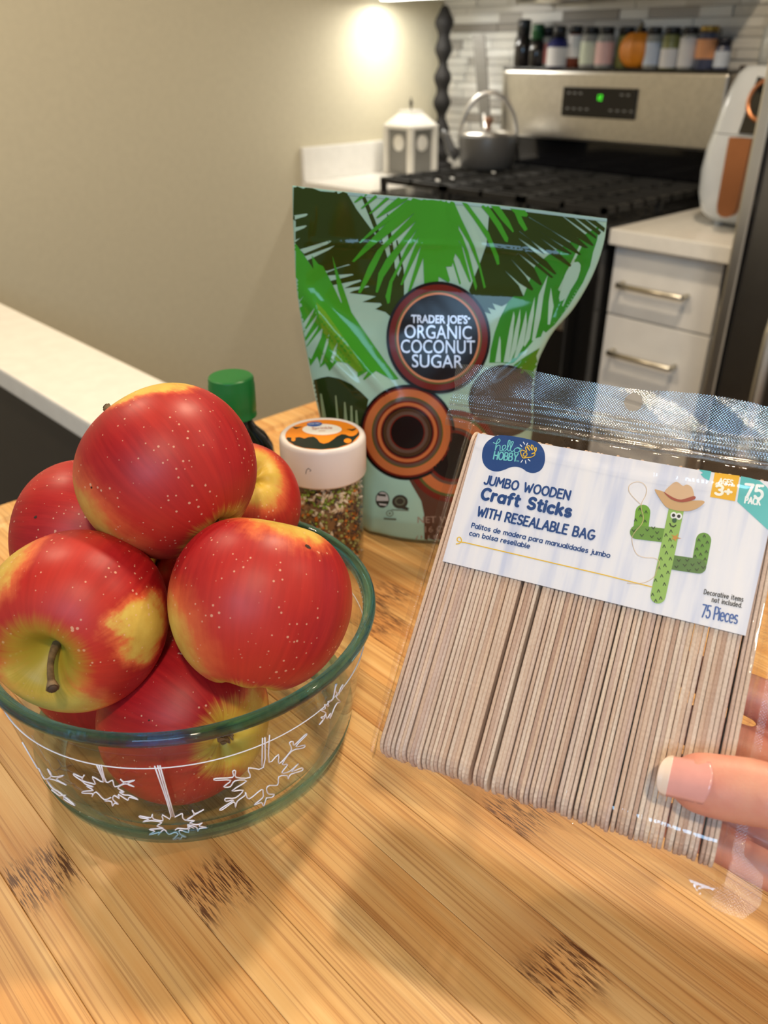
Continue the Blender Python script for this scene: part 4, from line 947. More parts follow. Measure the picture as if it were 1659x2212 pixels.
R1 = [(570, 275), (770, 300), (1120, 345), (1300, 365), (1215, 362), (1130, 372), (1160, 492), (1000, 450), (838, 408), (900, 528), (935, 602), (850, 590), (746, 548), (738, 622), (760, 708), (732, 768), (668, 834), (600, 938), (690, 1196), (620, 1270), (570, 1297), (478, 1266), (512, 1336), (430, 1308), (466, 1374), (385, 1348), (300, 1250), (245, 1140), (350, 880), (420, 680), (442, 420), (455, 300), (545, 372)]
DF = [[(1430, 385), (1600, 520), (1590, 560), (1320, 365)], [(1320, 368), (1560, 560), (1540, 590), (1218, 352)], [(1215, 355), (1515, 605), (1510, 628), (1130, 362)], [(1130, 366), (1400, 580), (1488, 690), (1472, 698), (1300, 600), (1155, 490)], [(1155, 490), (1330, 620), (1435, 716), (1400, 718), (1250, 650), (838, 406)], [(838, 412), (1060, 540), (1250, 665), (1362, 784), (1340, 786), (1170, 690), (898, 528)], [(900, 530), (1050, 620), (1170, 700), (1272, 774), (1250, 782), (1110, 725), (933, 602)], [(938, 604), (1110, 740), (1292, 914), (1272, 920), (1040, 770), (900, 670), (744, 548)], [(742, 552), (860, 640), (1000, 780), (985, 775), (850, 690), (738, 620)], [(738, 622), (900, 760), (1020, 850), (1117, 974), (1100, 982), (930, 860), (757, 708)], [(757, 708), (930, 870), (1087, 1010), (1065, 1018), (900, 888), (732, 768)], [(734, 770), (890, 910), (972, 1078), (955, 1090), (820, 990), (668, 833)], [(668, 835), (810, 1000), (887, 1128), (870, 1142), (750, 1070), (598, 938)], [(598, 938), (740, 1090), (787, 1200), (690, 1196)]]
pouch_print('leaf_print', [c3(R1)]+[c3(q) for q in DF], DARK, 3)
pouch_print('leaf_print', [c4([(60, -466), (160, -330), (265, -176), (245, -316), (310, -230), (360, -206), (405, -116), (460, -10), (540, 160), (546, 150), (505, 20), (450, -316), (480, -220), (560, 10), (640, 250), (740, 400), (880, 600), (1000, 770), (1112, 915), (1050, 925), (885, 835), (765, 928), (758, 915), (812, 832), (705, 895), (700, 850), (660, 800), (600, 760), (500, 740), (420, 836), (405, 800), (380, 760), (325, 802), (330, 780), (300, 690), (232, 786), (225, 760), (190, 560), (130, 330), (60, 120)])], BRI, 4)
pouch_print('leaf_print', [c4([(290, 150), (380, 240), (560, 500), (690, 690), (760, 830), (700, 850), (600, 760), (490, 735), (430, 600), (350, 430)])], LIME, 5)
pouch_print('leaf_slit_print', [c4(q) for q in ([(100, 165), (165, 90), (104, 180)], [(150, 375), (275, 205), (262, 250), (170, 420)], [(165, 455), (300, 275), (285, 325), (180, 505)], [(180, 545), (312, 380), (300, 420), (195, 585)], [(195, 600), (345, 415), (355, 420), (340, 500), (240, 720), (210, 690)], [(330, 745), (400, 500), (420, 466), (410, 560), (350, 750), (335, 775)], [(430, 735), (470, 610), (502, 553), (495, 640), (455, 760)])], MNT, 6)
body = [(1170, 160), (1660, 195), (1720, 600), (1640, 900), (1515, 905), (1505, 1080), (1365, 1080), (1355, 808), (1335, 690), (1320, 590), (1300, 520), (1285, 445), (1270, 365), (1235, 280), (1226, 212)]
fing = [[(820, 140), (760, 172), (663, 264), (682, 266), (800, 190)], [(945, 145), (880, 188), (733, 322), (748, 327), (900, 210)], [(1085, 150), (1010, 190), (813, 377), (832, 380), (1050, 200)], [(1175, 160), (1000, 300), (883, 417), (902, 420), (1100, 300), (1232, 212)], [(1228, 214), (1000, 400), (840, 540), (716, 664), (732, 668), (870, 560), (1050, 425), (1240, 278)], [(1235, 282), (980, 480), (770, 700), (646, 852), (668, 857), (900, 660), (1100, 510), (1274, 362)], [(1270, 368), (1080, 560), (900, 740), (810, 900), (706, 1162), (732, 1168), (800, 1060), (870, 930), (960, 740), (1290, 442)], [(1285, 448), (1130, 660), (985, 830), (910, 970), (882, 1158), (902, 1162), (960, 1010), (1110, 780), (1304, 516)], [(1300, 522), (1180, 730), (1100, 900), (1020, 1050), (980, 1200), (1000, 1274), (1022, 1262), (1050, 1060), (1150, 860), (1324, 584)], [(1320, 588), (1240, 780), (1128, 1082), (1147, 1088), (1220, 930), (1338, 684)], [(1335, 690), (1290, 860), (1200, 1160), (1225, 1160), (1358, 806)]]
rf = [[(130, 205), (185, 215), (440, 560), (540, 800), (548, 878), (525, 887), (490, 790), (420, 620), (300, 440)], [(300, 230), (395, 240), (560, 470), (636, 620), (630, 662), (603, 652), (520, 510), (430, 380)], [(425, 250), (515, 258), (640, 440), (693, 552), (680, 562), (560, 430)], [(600, 275), (775, 300), (832, 385), (820, 407), (765, 402), (828, 530), (800, 552), (740, 470), (700, 370)], [(955, 315), (1068, 332), (1050, 377), (1000, 360)], [(70, 205), (170, 430), (270, 640), (295, 690), (350, 860), (412, 1108), (393, 1122), (340, 900), (240, 660), (130, 480), (5, 280), (0, 200)], [(5, 290), (180, 600), (240, 760), (325, 1100), (312, 1142), (298, 1100), (190, 720), (30, 455)], [(20, 470), (170, 690), (265, 1050), (250, 1058), (150, 830), (10, 635)], [(-20, 640), (70, 760), (165, 1070), (150, 1080), (80, 850), (-10, 850)], [(-80, 860), (0, 850), (55, 1040), (40, 1060), (-60, 1000)]]
pouch_print('leaf_print', [c2(body)]+[c2(q) for q in fing]+[c3(q) for q in rf], BRI, 7)
# dark mound and brown foot
pouch_print('mound_print', [c4([(235, 935), (340, 903), (410, 890), (520, 912), (640, 968), (740, 1050), (810, 1120), (760, 1400), (700, 1900), (420, 1900), (300, 1290)])], foil('mound_ink', srgb(40, 54, 22)), 1)
pouch_print('mound_slit_print', [c4(q) for q in ([(328, 1062), (345, 1062), (390, 1300), (350, 1300)], [(478, 1080), (490, 1080), (516, 1320), (493, 1320)], [(568, 1146), (580, 1146), (606, 1360), (568, 1360)], [(632, 1182), (648, 1182), (660, 1380), (630, 1380)], [(682, 1226), (696, 1226), (710, 1380), (680, 1380)])], foil('mound_slit_ink', srgb(140, 156, 116)), 2)
pouch_print('brown_print', [[(880, 1030), (897, 1060), (910, 1082), (916, 1110), (917, 1190), (1160, 1190), (1160, 1000), (1000, 980)]], BROWN, 1)
def rings(name, cx, cy, k0, spec, squ=1.0, grow=0):
    for i, (r, col) in enumerate(spec):
        pouch_print(name, [[(cx+r*math.cos(a), cy+r*squ*math.sin(a)) for a in np.linspace(0, 2*math.pi, 72, endpoint=False)]], foil('ring_ink_%d_%d_%d' % tuple(int(255*c**.4545) for c in col[:3]), col, .22), k0+i)
BLK = srgb(24, 15, 12); RED = srgb(104, 30, 18); ORG = srgb(184, 104, 58); GRN = srgb(82, 84, 36); GBR = srgb(92, 70, 58); PCH = srgb(196, 128, 88)
rings('nut_ring_print', 1090, 866, 2, [(78, srgb(38, 24, 18)), (68, srgb(64, 44, 34))])
rings('nut_ring_print', 978, 985, 4, [(100, RED), (88, GRN), (82, ORG), (62, GBR), (56, RED), (50, BLK)])
rings('nut_ring_print', 880, 934, 8, [(103, BLK), (97, RED), (93, ORG), (77, GRN), (74.5, GBR), (68, RED), (64.5, ORG), (57.5, RED), (54.5, BLK), (52, srgb(70, 46, 26)), (45, GBR), (38, RED), (35.5, BLK)])
rings('badge_print', 947, 729, 22, [(112.5, BLK), (106.5, RED), (94, GRN), (90.5, PCH), (86, BLK)], 1.075)
SILV = pm('silver_ink', srgb(196, 194, 200), .3, .35)
def pouch_text(s, bl, br, h, bold, mat, k, name='lettering'):
    v2, t2 = fit_text(s, bl, br, (0, -h), bold); r = pouch_tris(name, v2, t2, mat, k, 8)
    if r: mk(name, r[0], r[1], mat, pouch, False)
pouch_text("TRADER JOE'S", (888, 697), (1010, 699), 17, .028, SILV, 28)
pouch_text('ORGANIC', (874, 730), (1019, 733), 29, .004, SILV, 28)
pouch_text('COCONUT', (866, 762), (1026, 764), 29, .004, SILV, 28)
pouch_text('SUGAR', (890, 793), (1000, 795), 28, .004, SILV, 28)
pouch_print('registered_mark', [[(1013+2.6*math.cos(a), 688+2.6*math.sin(a)) for a in np.linspace(0, 6.28, 14, endpoint=False)]], SILV, 28)
NETM = pm('foot_text_ink', srgb(150, 124, 108), .4)
pouch_text('NET WT', (902, 1130), (985, 1128), 14, .004, NETM, 6); pouch_text('16 OZ', (918, 1150), (975, 1148), 13, .004, NETM, 6); pouch_text('(1 LB) 454g', (898, 1170), (1010, 1167), 13, .004, NETM, 6)
# seals
SD = pm('seal_dark_ink', srgb(46, 48, 42), .35); SW = pm('seal_white_ink', srgb(190, 188, 184), .35); SG = pm('seal_grey_ink', srgb(96, 104, 84), .4)
pouch_print('seal_print', [ell(826, 1079, 15, 18)], SD, 2); pouch_print('seal_print', [[(826+13*math.cos(a), 1079+16*math.sin(a)) for a in np.linspace(math.pi*.94, math.pi*2.06, 20)]], SW, 3)
pouch_print('seal_print', [[(816, 1066), (834, 1068), (833, 1073), (817, 1071)]], SD, 4); pouch_print('seal_print', [[(818, 1087), (836, 1089), (834, 1093), (820, 1091)]], SW, 4)
pouch_print('seal_print', [ell(864, 1084, 17, 15), [(866, 1090), (884, 1098), (880, 1102), (862, 1098)]], SD, 2); pouch_print('seal_print', [ell(864, 1083, 11, 9)], SG, 3); pouch_print('seal_print', [ell(864, 1083, 8, 6.5)], SD, 4)
pouch_print('seal_print', [ell(842, 1109, 8, 7)], SG, 2); pouch_print('seal_print', [ell(842, 1109, 6, 5.2)], MNT, 3); pouch_print('seal_print', [ell(842, 1109, 2.6, 2.2)], SG, 4)
pouch_print('seal_print', [[(829, 1118), (856, 1120), (856, 1124), (829, 1122)], [(846, 1100), (883, 1102), (883, 1104), (846, 1102)]], SG, 4)
# sealed, slightly lifted top edge and tear notch
tb = [PF[0, j]+pN*.0004 for j in range(NU)]; te = [PF[1, j]+pN*.0005 for j in range(NU)]
mk('top_seal', [tuple(p-off) for p in tb+te], [(j, NU+j, NU+j+1, j+1) for j in range(20, NU-1)], foil('top_seal_ink', srgb(150, 186, 186), .12), pouch)

# ================================================================== BAG OF CRAFT STICKS (held in the hand)
KA = np.array([-.268, .665, .697]); KA /= np.linalg.norm(KA)
KB = np.array([.931, .364, .011]); KB -= KA*(KA@KB); KB /= np.linalg.norm(KB); KN_ = np.cross(KB, KA)
KTL = C + ray(1022, 921)*.388; KW, KL = .1350, .1525
KM = Matrix((list(KB)+[0], list(KA)+[0], list(KN_)+[0], [0, 0, 0, 1])).transposed(); KM.translation = Vector(KTL)
KM[3][0] = KM[3][1] = KM[3][2] = 0
def kst(u, v, n=0.0):
    d = ray(u, v); P0 = KTL+KN_*n; q = C+d*(np.dot(P0-C, KN_)/np.dot(d, KN_))-KTL; return np.array([q@KB, q@KA])
def wood(name):
    t = NT(name); b = t.b; tc = t.n('ShaderNodeTexCoord'); oi = t.n('ShaderNodeObjectInfo'); mp = t.n('ShaderNodeMapping'); mp.inputs['Scale'].default_value = (300, 22, 60); t.l(tc.outputs['Object'], mp.inputs[0])
    n = t.n('ShaderNodeTexNoise', noise_dimensions='4D', i_Scale=1.0, i_Detail=5.0); t.l(mp.outputs[0], n.inputs['Vector']); t.l(t.math('MULTIPLY', oi.outputs['Random'], 40), n.inputs['W'])
    c0 = t.ramp(oi.outputs['Random'], [(0, srgb(196, 164, 146)), (.2, srgb(232, 206, 182)), (.4, srgb(214, 188, 174)), (.6, srgb(238, 218, 196)), (.8, srgb(222, 200, 186)), (1, srgb(240, 224, 206))]).outputs[0]
    c1 = t.ramp(n.outputs[0], [(.3, srgb(228, 216, 208)), (.6, (1, 1, 1, 1))]).outputs[0]
    f2 = t.n('ShaderNodeTexNoise', i_Scale=900.0, i_Detail=3.0); t.l(tc.outputs['Object'], f2.inputs['Vector'])
    c2_ = t.ramp(f2.outputs[0], [(.35, srgb(232, 226, 222)), (.6, (1, 1, 1, 1))]).outputs[0]
    t.l(t.mix(.7, t.mix(.9, c0, c1, 'MULTIPLY'), c2_, 'MULTIPLY'), b.inputs['Base Color']); b.inputs['Roughness'].default_value = .75
    t.bump(f2.outputs[0], .3, .0003); return t.m
M_stick = wood('craft_stick_wood')
# one stick: thin along x, long along y, 18 mm deep along z with round ends
def stick_mesh(th):
    hw = .0090; n = 9; out = []
    for k in range(n+1): a = math.pi*k/n; out.append((-hw+hw*math.cos(a)*1.0, -hw*.75+hw*.75*math.sin(a)))
    bot = [(-hw-hw*math.cos(math.pi*k/n), -KL+hw*.75-hw*.75*math.sin(math.pi*k/n)) for k in range(n+1)]
    loop = out+bot; m_ = len(loop); c = .00034
    vs = []
    cz, cy = -hw, -KL/2
    for x, k in ((-th/2, 1), (-th/2+c, 0), (th/2-c, 0), (th/2, 1)):
        for z, y in loop:
            f = c*k; vs.append((x, y+(f if y < cy else -f), z+(f if z < cz else -f)))
    fs = [tuple(range(m_))[::-1], tuple(range(3*m_, 4*m_))]
    for r in range(3):
        for k in range(m_): l = (k+1) % m_; fs.append((r*m_+k, r*m_+l, (r+1)*m_+l, (r+1)*m_+k))
    me = bpy.data.meshes.new('craft_stick'); me.from_pydata(vs, [], fs); me.update(); me.materials.append(M_stick); return me
SM = [stick_mesh(q) for q in (.00140, .00150, .00160, .00168)]
bag = thing('craft_stick_bag', 'clear resealable bag of craft sticks with a white label, held up at right', 'bag', (0, 0, 0)); bag.matrix_world = KM
pitch = KW/75; gaps = {10: .0002, 22: .0011, 26: .0011, 45: .0003, 54: .0002, 61: .0003, 64: .0003, 71: .0003}
extra = sum(gaps.values()); pitch = (KW-extra-.0006)/75
ORD = 'second third fourth fifth sixth seventh eighth ninth tenth eleventh twelfth thirteenth fourteenth fifteenth sixteenth seventeenth eighteenth nineteenth twentieth twenty-first twenty-second twenty-third twenty-fourth twenty-fifth'.split()
STL = {0: 'thin wooden craft stick at the left end of the row in the clear bag', 74: 'thin wooden craft stick at the right end of the row in the clear bag', 22: 'thin wooden craft stick bordering the left wide gap on its left side', 23: 'thin wooden craft stick bordering the left wide gap on its right side', 26: 'thin wooden craft stick bordering the right wide gap on its left side', 27: 'thin wooden craft stick bordering the right wide gap on its right side', 24: 'left one of the two sticks midway between the wide gaps', 25: 'right one of the two sticks midway between the wide gaps'}
for i_, w_ in enumerate(ORD):
    if 1+i_ <= 11: STL[1+i_] = 'thin wooden craft stick, %s from the left end of the packed row' % w_
    if 21-i_ >= 12: STL[21-i_] = 'thin wooden craft stick, %s to the left of the left wide gap' % w_
    if 28+i_ <= 49: STL[28+i_] = 'thin wooden craft stick, %s to the right of the right wide gap' % w_
    STL[73-i_] = 'thin wooden craft stick, %s from the right end of the packed row' % w_
x = .0003+pitch/2; rs = np.random.default_rng(12)
for k in range(75):
    me = SM[3] if 56 <= k <= 70 else SM[int(rs.integers(0, 3))]; o = bpy.data.objects.new('craft_stick', me); COL.objects.link(o)
    tag(o, STL.get(k, 'thin pale wooden stick standing on edge in the middle of the packed row'), 'craft stick', 'craft sticks packed in the clear bag')
    dy = rs.uniform(-.0007, .0006); dz = rs.uniform(-.0006, 0)
    lm = Matrix.Translation((x, dy, dz)) @ Matrix.Rotation(rs.uniform(-.0022, .0022), 4, 'Z')
    o.matrix_world = KM @ lm
    x += pitch + gaps.get(k, 0)
# paper label, and everything printed on it, in bag coordinates
LZ = .0007
def kp(v2, k=0): return [(a, b, LZ+.00006*k) for a, b in v2]
def paper(name):
    t = NT(name); tc = t.n('ShaderNodeTexCoord'); mp = t.n('ShaderNodeMapping'); mp.inputs['Scale'].default_value = (150, 14, 1); mp.inputs['Rotation'].default_value = (0, 0, .05); t.l(tc.outputs['Object'], mp.inputs[0])
    n = t.n('ShaderNodeTexNoise', i_Scale=1.0, i_Detail=3.0); t.l(mp.outputs[0], n.inputs['Vector'])
    t.l(t.ramp(n.outputs[0], [(.32, srgb(204, 210, 232)), (.52, srgb(232, 232, 240)), (.7, srgb(238, 236, 240))]).outputs[0], t.b.inputs['Base Color']); t.b.inputs['Roughness'].default_value = .45; return t.m
lab = [tuple(kst(1033, 937)), tuple(kst(1033, 937)+(kst(1655, 1041)-kst(1033, 937))*1.04), tuple(kst(1610, 1374)), tuple(kst(957, 1213))]
labo = mk('paper_label', [(a, b, LZ) for a, b in lab]+[(a, b, LZ-.0003) for a, b in lab], [(3, 2, 1, 0), (4, 5, 6, 7), (0, 1, 5, 4), (1, 2, 6, 5), (2, 3, 7, 6), (3, 0, 4, 7)], paper('label_paper'), bag, False)
def lprint(name, polys, col, k, rough=.4, mname=None):
    mb = MB()
    for q in polys:
        v = [tuple(kst(*p)) for p in q]; mb.add(kp(v, k), tri_poly(v))
    return mb.build(name, pm(mname or 'ink_%d_%d_%d' % tuple(int(255*c**.4545) for c in col[:3]), col, rough), labo, False)
def ltext(s, p0, p1, cap, w, col, k=3, gap=.2, name='lettering'):
    v, t_ = stroke_text(s, kst(*p0), kst(*p1), cap, w, gap)
    return mk(name, [(q[0], q[1], q[2]+5e-7*r_) for q, r_ in zip(kp(v, k), RID)], t_, pm('ink_%d_%d_%d' % tuple(int(255*c**.4545) for c in col[:3]), col, .4), labo, False)
def lstroke(name, px, w, col, k=3):
    v, t_ = ribbon([[tuple(kst(*p)) for p in q] for q in px], w)
    return mk(name, [(q[0], q[1], q[2]+5e-7*r_) for q, r_ in zip(kp(v, k), RID)], t_, pm('ink_%d_%d_%d' % tuple(int(255*c**.4545) for c in col[:3]), col, .4), labo, False)
q5 = lambda L: [(980+x/4.366, 920+y/4.366) for x, y in L]
q4 = lambda L: [(1300+x/4.621, 980+y/4.621) for x, y in L]
NAVY = srgb(14, 66, 130); TEALP = srgb(112, 200, 204); YELP = srgb(236, 192, 46); TQ = srgb(84, 190, 192)
lprint('logo_blob', [q5(sm_([(350, 130), (400, 100), (470, 94), (600, 110), (740, 140), (805, 172), (850, 230), (864, 300), (855, 370), (820, 425), (760, 450), (700, 440), (650, 408), (600, 392), (540, 396), (480, 420), (410, 436), (340, 418), (290, 370), (270, 300), (280, 220), (310, 165)]))], NAVY, 1)
cm2 = lambda L, n=5: [tuple(p) for p in catmull(L, n)]
hello = [cm2(q5([(378, 165), (410, 175), (440, 150), (430, 130), (410, 160), (395, 235)])), cm2(q5([(395, 235), (415, 195), (440, 195), (440, 240), (455, 240), (490, 215), (490, 190), (465, 200), (465, 235), (490, 242), (525, 190), (535, 150), (520, 150), (510, 220), (525, 245), (550, 200), (565, 160), (548, 160), (538, 225), (552, 250), (575, 235)])), cm2(q5([(600, 215), (580, 225), (575, 250), (600, 260), (628, 240), (620, 215), (600, 213), (640, 225)]))]
lstroke('lettering', hello, .00042, TEALP)
ltext('HOBBY', q5([(378, 318)])[0], q5([(598, 340)])[0], .0036, .00062, TEALP)
ltext('T', q5([(590, 345)])[0], q5([(601, 346)])[0], .0007, .00014, TEALP); ltext('M', q5([(604, 346)])[0], q5([(616, 347)])[0], .0007, .00014, TEALP)
hand_l = [cm2(q5([(690, 290), (660, 290), (665, 265), (690, 262), (692, 285), (660, 310), (640, 280), (635, 250), (650, 235), (690, 250), (680, 215), (690, 205), (720, 240)])), cm2(q5([(720, 240), (700, 200), (715, 195), (745, 235), (735, 190), (750, 195), (770, 245), (765, 220), (782, 215), (775, 250), (740, 270), (765, 265), (768, 280), (740, 300), (700, 305), (665, 312)]))]
lstroke('hand_drawing', hand_l, .00038, YELP)
lstroke('ray_marks', [q5([(660, 160), (672, 180)]), q5([(700, 170), (690, 190)]), q5([(630, 185), (645, 200)]), q5([(680, 335), (684, 360)]), q5([(652, 330), (638, 350)]), q5([(706, 322), (722, 338)])], .00042, srgb(230, 236, 244))
ltext('JUMBO WOODEN', q5([(290, 552)])[0], q5([(1085, 702)])[0], .0040, .00084, NAVY, gap=.24)
ltext('Craft Sticks', q5([(262, 690)])[0], q5([(1095, 862)])[0], .0049, .00140, NAVY, gap=.27)
ltext('WITH RESEALABLE BAG', q5([(222, 850)])[0], q5([(1318, 1080)])[0], .0041, .00086, NAVY, gap=.24)
ltext('Palitos de madera para manualidades jumbo', q5([(170, 962)])[0], q5([(1470, 1248)])[0], .00205, .00044, NAVY, gap=.21)
ltext('con bolsa resellable', q5([(150, 1035)])[0], q5([(715, 1160)])[0], .00205, .00044, NAVY, gap=.21)
yl = cm2(q5([(28, 1118), (60, 1112), (78, 1085), (62, 1055), (40, 1062), (38, 1085), (60, 1098), (110, 1105)]))+q5([(1420, 1410)])+q4([(500, 1335)])
lstroke('yellow_line', [yl], .00046, YELP, 2)
# corner badges
lprint('age_badge', [q4([(1127, 195), (1375, 228), (1328, 482), (1080, 438)])], srgb(240, 182, 34), 2)
ltext('AGES', q4([(1165, 302)])[0], q4([(1300, 322)])[0], .0022, .00052, srgb(254, 250, 236), 3); ltext('3+', q4([(1130, 412)])[0], q4([(1285, 430)])[0], .0040, .00110, srgb(254, 250, 236), 3)
lprint('pack_badge', [q4([(1388, 232), (1480, 250), (1570, 275), (1640, 335), (1690, 400), (1710, 560), (1655, 765), (1350, 485)])], TQ, 2)
lprint('teal_leaf', [q4([(965, 165), (1092, 182), (1072, 275), (1015, 245), (985, 210), (1010, 200)])], TQ, 2)
ltext('75', q4([(1420, 440)])[0], q4([(1595, 460)])[0], .0056, .00115, srgb(246, 250, 250), 3); ltext('PACK', q4([(1425, 498)])[0], q4([(1575, 520)])[0], .0027, .00058, srgb(246, 250, 250), 3)
INK = srgb(36, 38, 44)
ltext('Decorative items', q4([(1018, 1405)])[0], q4([(1405, 1482)])[0], .0019, .00032, INK, 3, .32); ltext('not included.', q4([(1098, 1482)])[0], q4([(1392, 1542)])[0], .0019, .00032, INK, 3, .32)
ltext('75 Pieces', q4([(990, 1632)])[0], q4([(1345, 1702)])[0], .0050, .00056, srgb(24, 84, 160), 3, gap=.16)
# picture of the stick cactus
def cap_poly(a, b, w):
    a = np.array(a, float); b = np.array(b, float); d = (b-a)/np.linalg.norm(b-a); an = math.atan2(d[1], d[0])
    return [tuple(b+w/2*np.array([math.cos(an-math.pi/2+math.pi*k/10), math.sin(an-math.pi/2+math.pi*k/10)])) for k in range(11)]+[tuple(a+w/2*np.array([math.cos(an+math.pi/2+math.pi*k/10), math.sin(an+math.pi/2+math.pi*k/10)])) for k in range(11)]
g1, g2, g3, g4 = srgb(146, 186, 92), srgb(104, 150, 62), srgb(112, 166, 50), srgb(84, 124, 62)
lprint('cactus_arm', [q4(cap_poly((410, 590), (392, 740), 150))], g3, 2); lprint('cactus_arm', [q4(cap_poly((350, 790), (640, 825), 138))], g2, 3)
lprint('cactus_arm', [q4(cap_poly((1015, 870), (975, 1090), 152))], srgb(100, 152, 58), 2); lprint('cactus_arm', [q4(cap_poly((700, 1090), (970, 1130), 146))], g4, 3)
lprint('cactus_trunk', [q4(cap_poly((745, 560), (562, 1425), 152))], g1, 4)
vm = [(690, 780), (640, 818), (680, 865), (622, 930), (702, 930), (645, 995), (590, 1055), (685, 1055), (630, 1120), (570, 1145), (660, 1190), (598, 1225), (537, 1268), (625, 1308), (566, 1375), (507, 1412), (588, 1447), (538, 1472)]
vs_ = [q4([(a-13, b+14), (a, b-14), (a+13, b+14)]) for a, b in vm]+[q4([(a-12, b+12), (a, b-12), (a+12, b+12)]) for a, b in ((1022, 828), (968, 868), (1052, 890), (1002, 922), (948, 958), (1042, 984), (985, 1010), (930, 1030), (1030, 1058), (380, 560), (442, 588), (390, 625), (338, 668), (432, 680))]
vs_ += [q4([(a-16, b-10), (a, b+10), (a+16, b-10)]) for a, b in ((515, 748), (455, 768), (552, 795), (320, 775), (400, 822), (500, 836), (572, 858), (768, 1072), (852, 1070), (970, 1098), (828, 1120), (905, 1115), (745, 1136), (1012, 1142), (868, 1172), (948, 1164))]
lstroke('cactus_marks', vs_, .00032, srgb(42, 62, 38), 5)
lprint('hat', [q4(sm_([(530, 375), (560, 370), (640, 400), (760, 470), (920, 475), (1010, 478), (1018, 505), (940, 560), (850, 582), (740, 575), (650, 545), (600, 490)]))], srgb(206, 166, 120), 6); lprint('hat', [q4(sm_([(625, 395), (690, 320), (740, 290), (775, 305), (810, 330), (850, 318), (900, 350), (922, 440), (900, 465), (800, 485), (690, 445)]))], srgb(216, 180, 144), 7)
lprint('hat_band', [q4(sm_([(615, 388), (700, 440), (790, 468), (918, 432), (926, 465), (800, 495), (690, 462)], 3))], srgb(164, 76, 62), 8)
lprint('toy_eye', [q4(ell(717, 624, 32, 34))], srgb(240, 240, 240), 6); lprint('toy_eye', [q4(ell(769, 634, 32, 34))], srgb(236, 236, 236), 7); lprint('toy_pupil', [q4(ell(716, 624, 17, 17)), q4(ell(768, 634, 17, 17))], srgb(30, 32, 36), 8)
lprint('toy_nose', [q4(ell(724, 674, 23, 24))], srgb(40, 84, 58), 6); lstroke('smile', [q4([(680, 705), (690, 728), (715, 738), (738, 722)])], .0005, srgb(36, 50, 30), 6)
lprint('bow', [q4([(690, 815), (735, 830), (765, 800), (750, 840), (795, 855), (745, 855), (735, 885), (722, 860), (695, 865), (715, 838)])], srgb(204, 140, 66), 6)
lstroke('string', [cm2(q4([(395, 520), (320, 450), (275, 390), (275, 330), (330, 295), (400, 300), (445, 350), (440, 420), (400, 500), (395, 560), (415, 640), (400, 710), (340, 780), (305, 840), (310, 920), (350, 1010), (430, 1045), (530, 1052), (575, 1095), (550, 1170), (520, 1240), (440, 1290), (350, 1305), (255, 1300)]))], .00020, srgb(206, 178, 140), 9)
# plastic film
def film_bump(t):
    tc = t.n('ShaderNodeTexCoord'); n = t.n('ShaderNodeTexNoise', i_Scale=140.0, i_Detail=3.0, i_Roughness=.6); mp = t.n('ShaderNodeMapping'); mp.inputs['Scale'].default_value = (1, .45, 1); t.l(tc.outputs['Object'], mp.inputs[0]); t.l(mp.outputs[0], n.inputs['Vector'])
    b = t.n('ShaderNodeBump', i_Strength=.22, i_Distance=.0015); t.l(n.outputs[0], b.inputs['Height']); return b.outputs[0]
def emboss(t):
    tc = t.n('ShaderNodeTexCoord'); sp = t.n('ShaderNodeSeparateXYZ'); t.l(tc.outputs['Object'], sp.inputs[0])
    h = t.math('MULTIPLY', t.math('SINE', t.math('MULTIPLY', sp.outputs[0], 5200)), t.math('SINE', t.math('MULTIPLY', sp.outputs[1], 5200)))
    n = t.n('ShaderNodeTexNoise', i_Scale=120.0, i_Detail=3.0); t.l(tc.outputs['Object'], n.inputs['Vector'])
    b = t.n('ShaderNodeBump', i_Strength=.30, i_Distance=.0012); t.l(t.math('ADD', t.math('MULTIPLY', h, .16), t.math('MULTIPLY', n.outputs[0], .7)), b.inputs['Height']); return b.outputs[0]
M_film = clear_mat('clear_film', (.99, .99, .99, 1), 1.5, .04, 0.0, 1.7, film_bump)
M_head = clear_mat('clear_film_header', (.955, .96, .965, 1), 1.5, .05, .06, 2.2, emboss)
M_edge = clear_mat('clear_film_seal', (.965, .96, .95, 1), 1.4, .10, .0, 1.1, emboss)
def slft(t_): return np.interp(t_, [-.168, -.162, -.150, -.10, -.05, -.018, -.004, .004, .014, .020, .024, .0315], [.006, -.002, -.0065, -.0078, -.0085, -.0095, -.0145, -.0175, -.0175, -.0160, -.0175, -.0180])
def srgt(t_): return np.interp(t_, [-.168, -.160, -.150, -.145, -.10, -.05, -.01, .004, .03], [KW+.012, KW+.018, KW+.017, KW+.0095, KW+.0085, KW+.0085, KW+.011, KW+.017, KW+.017])
def sst(x): x = np.clip(x, 0, 1); return x*x*(3-2*x)
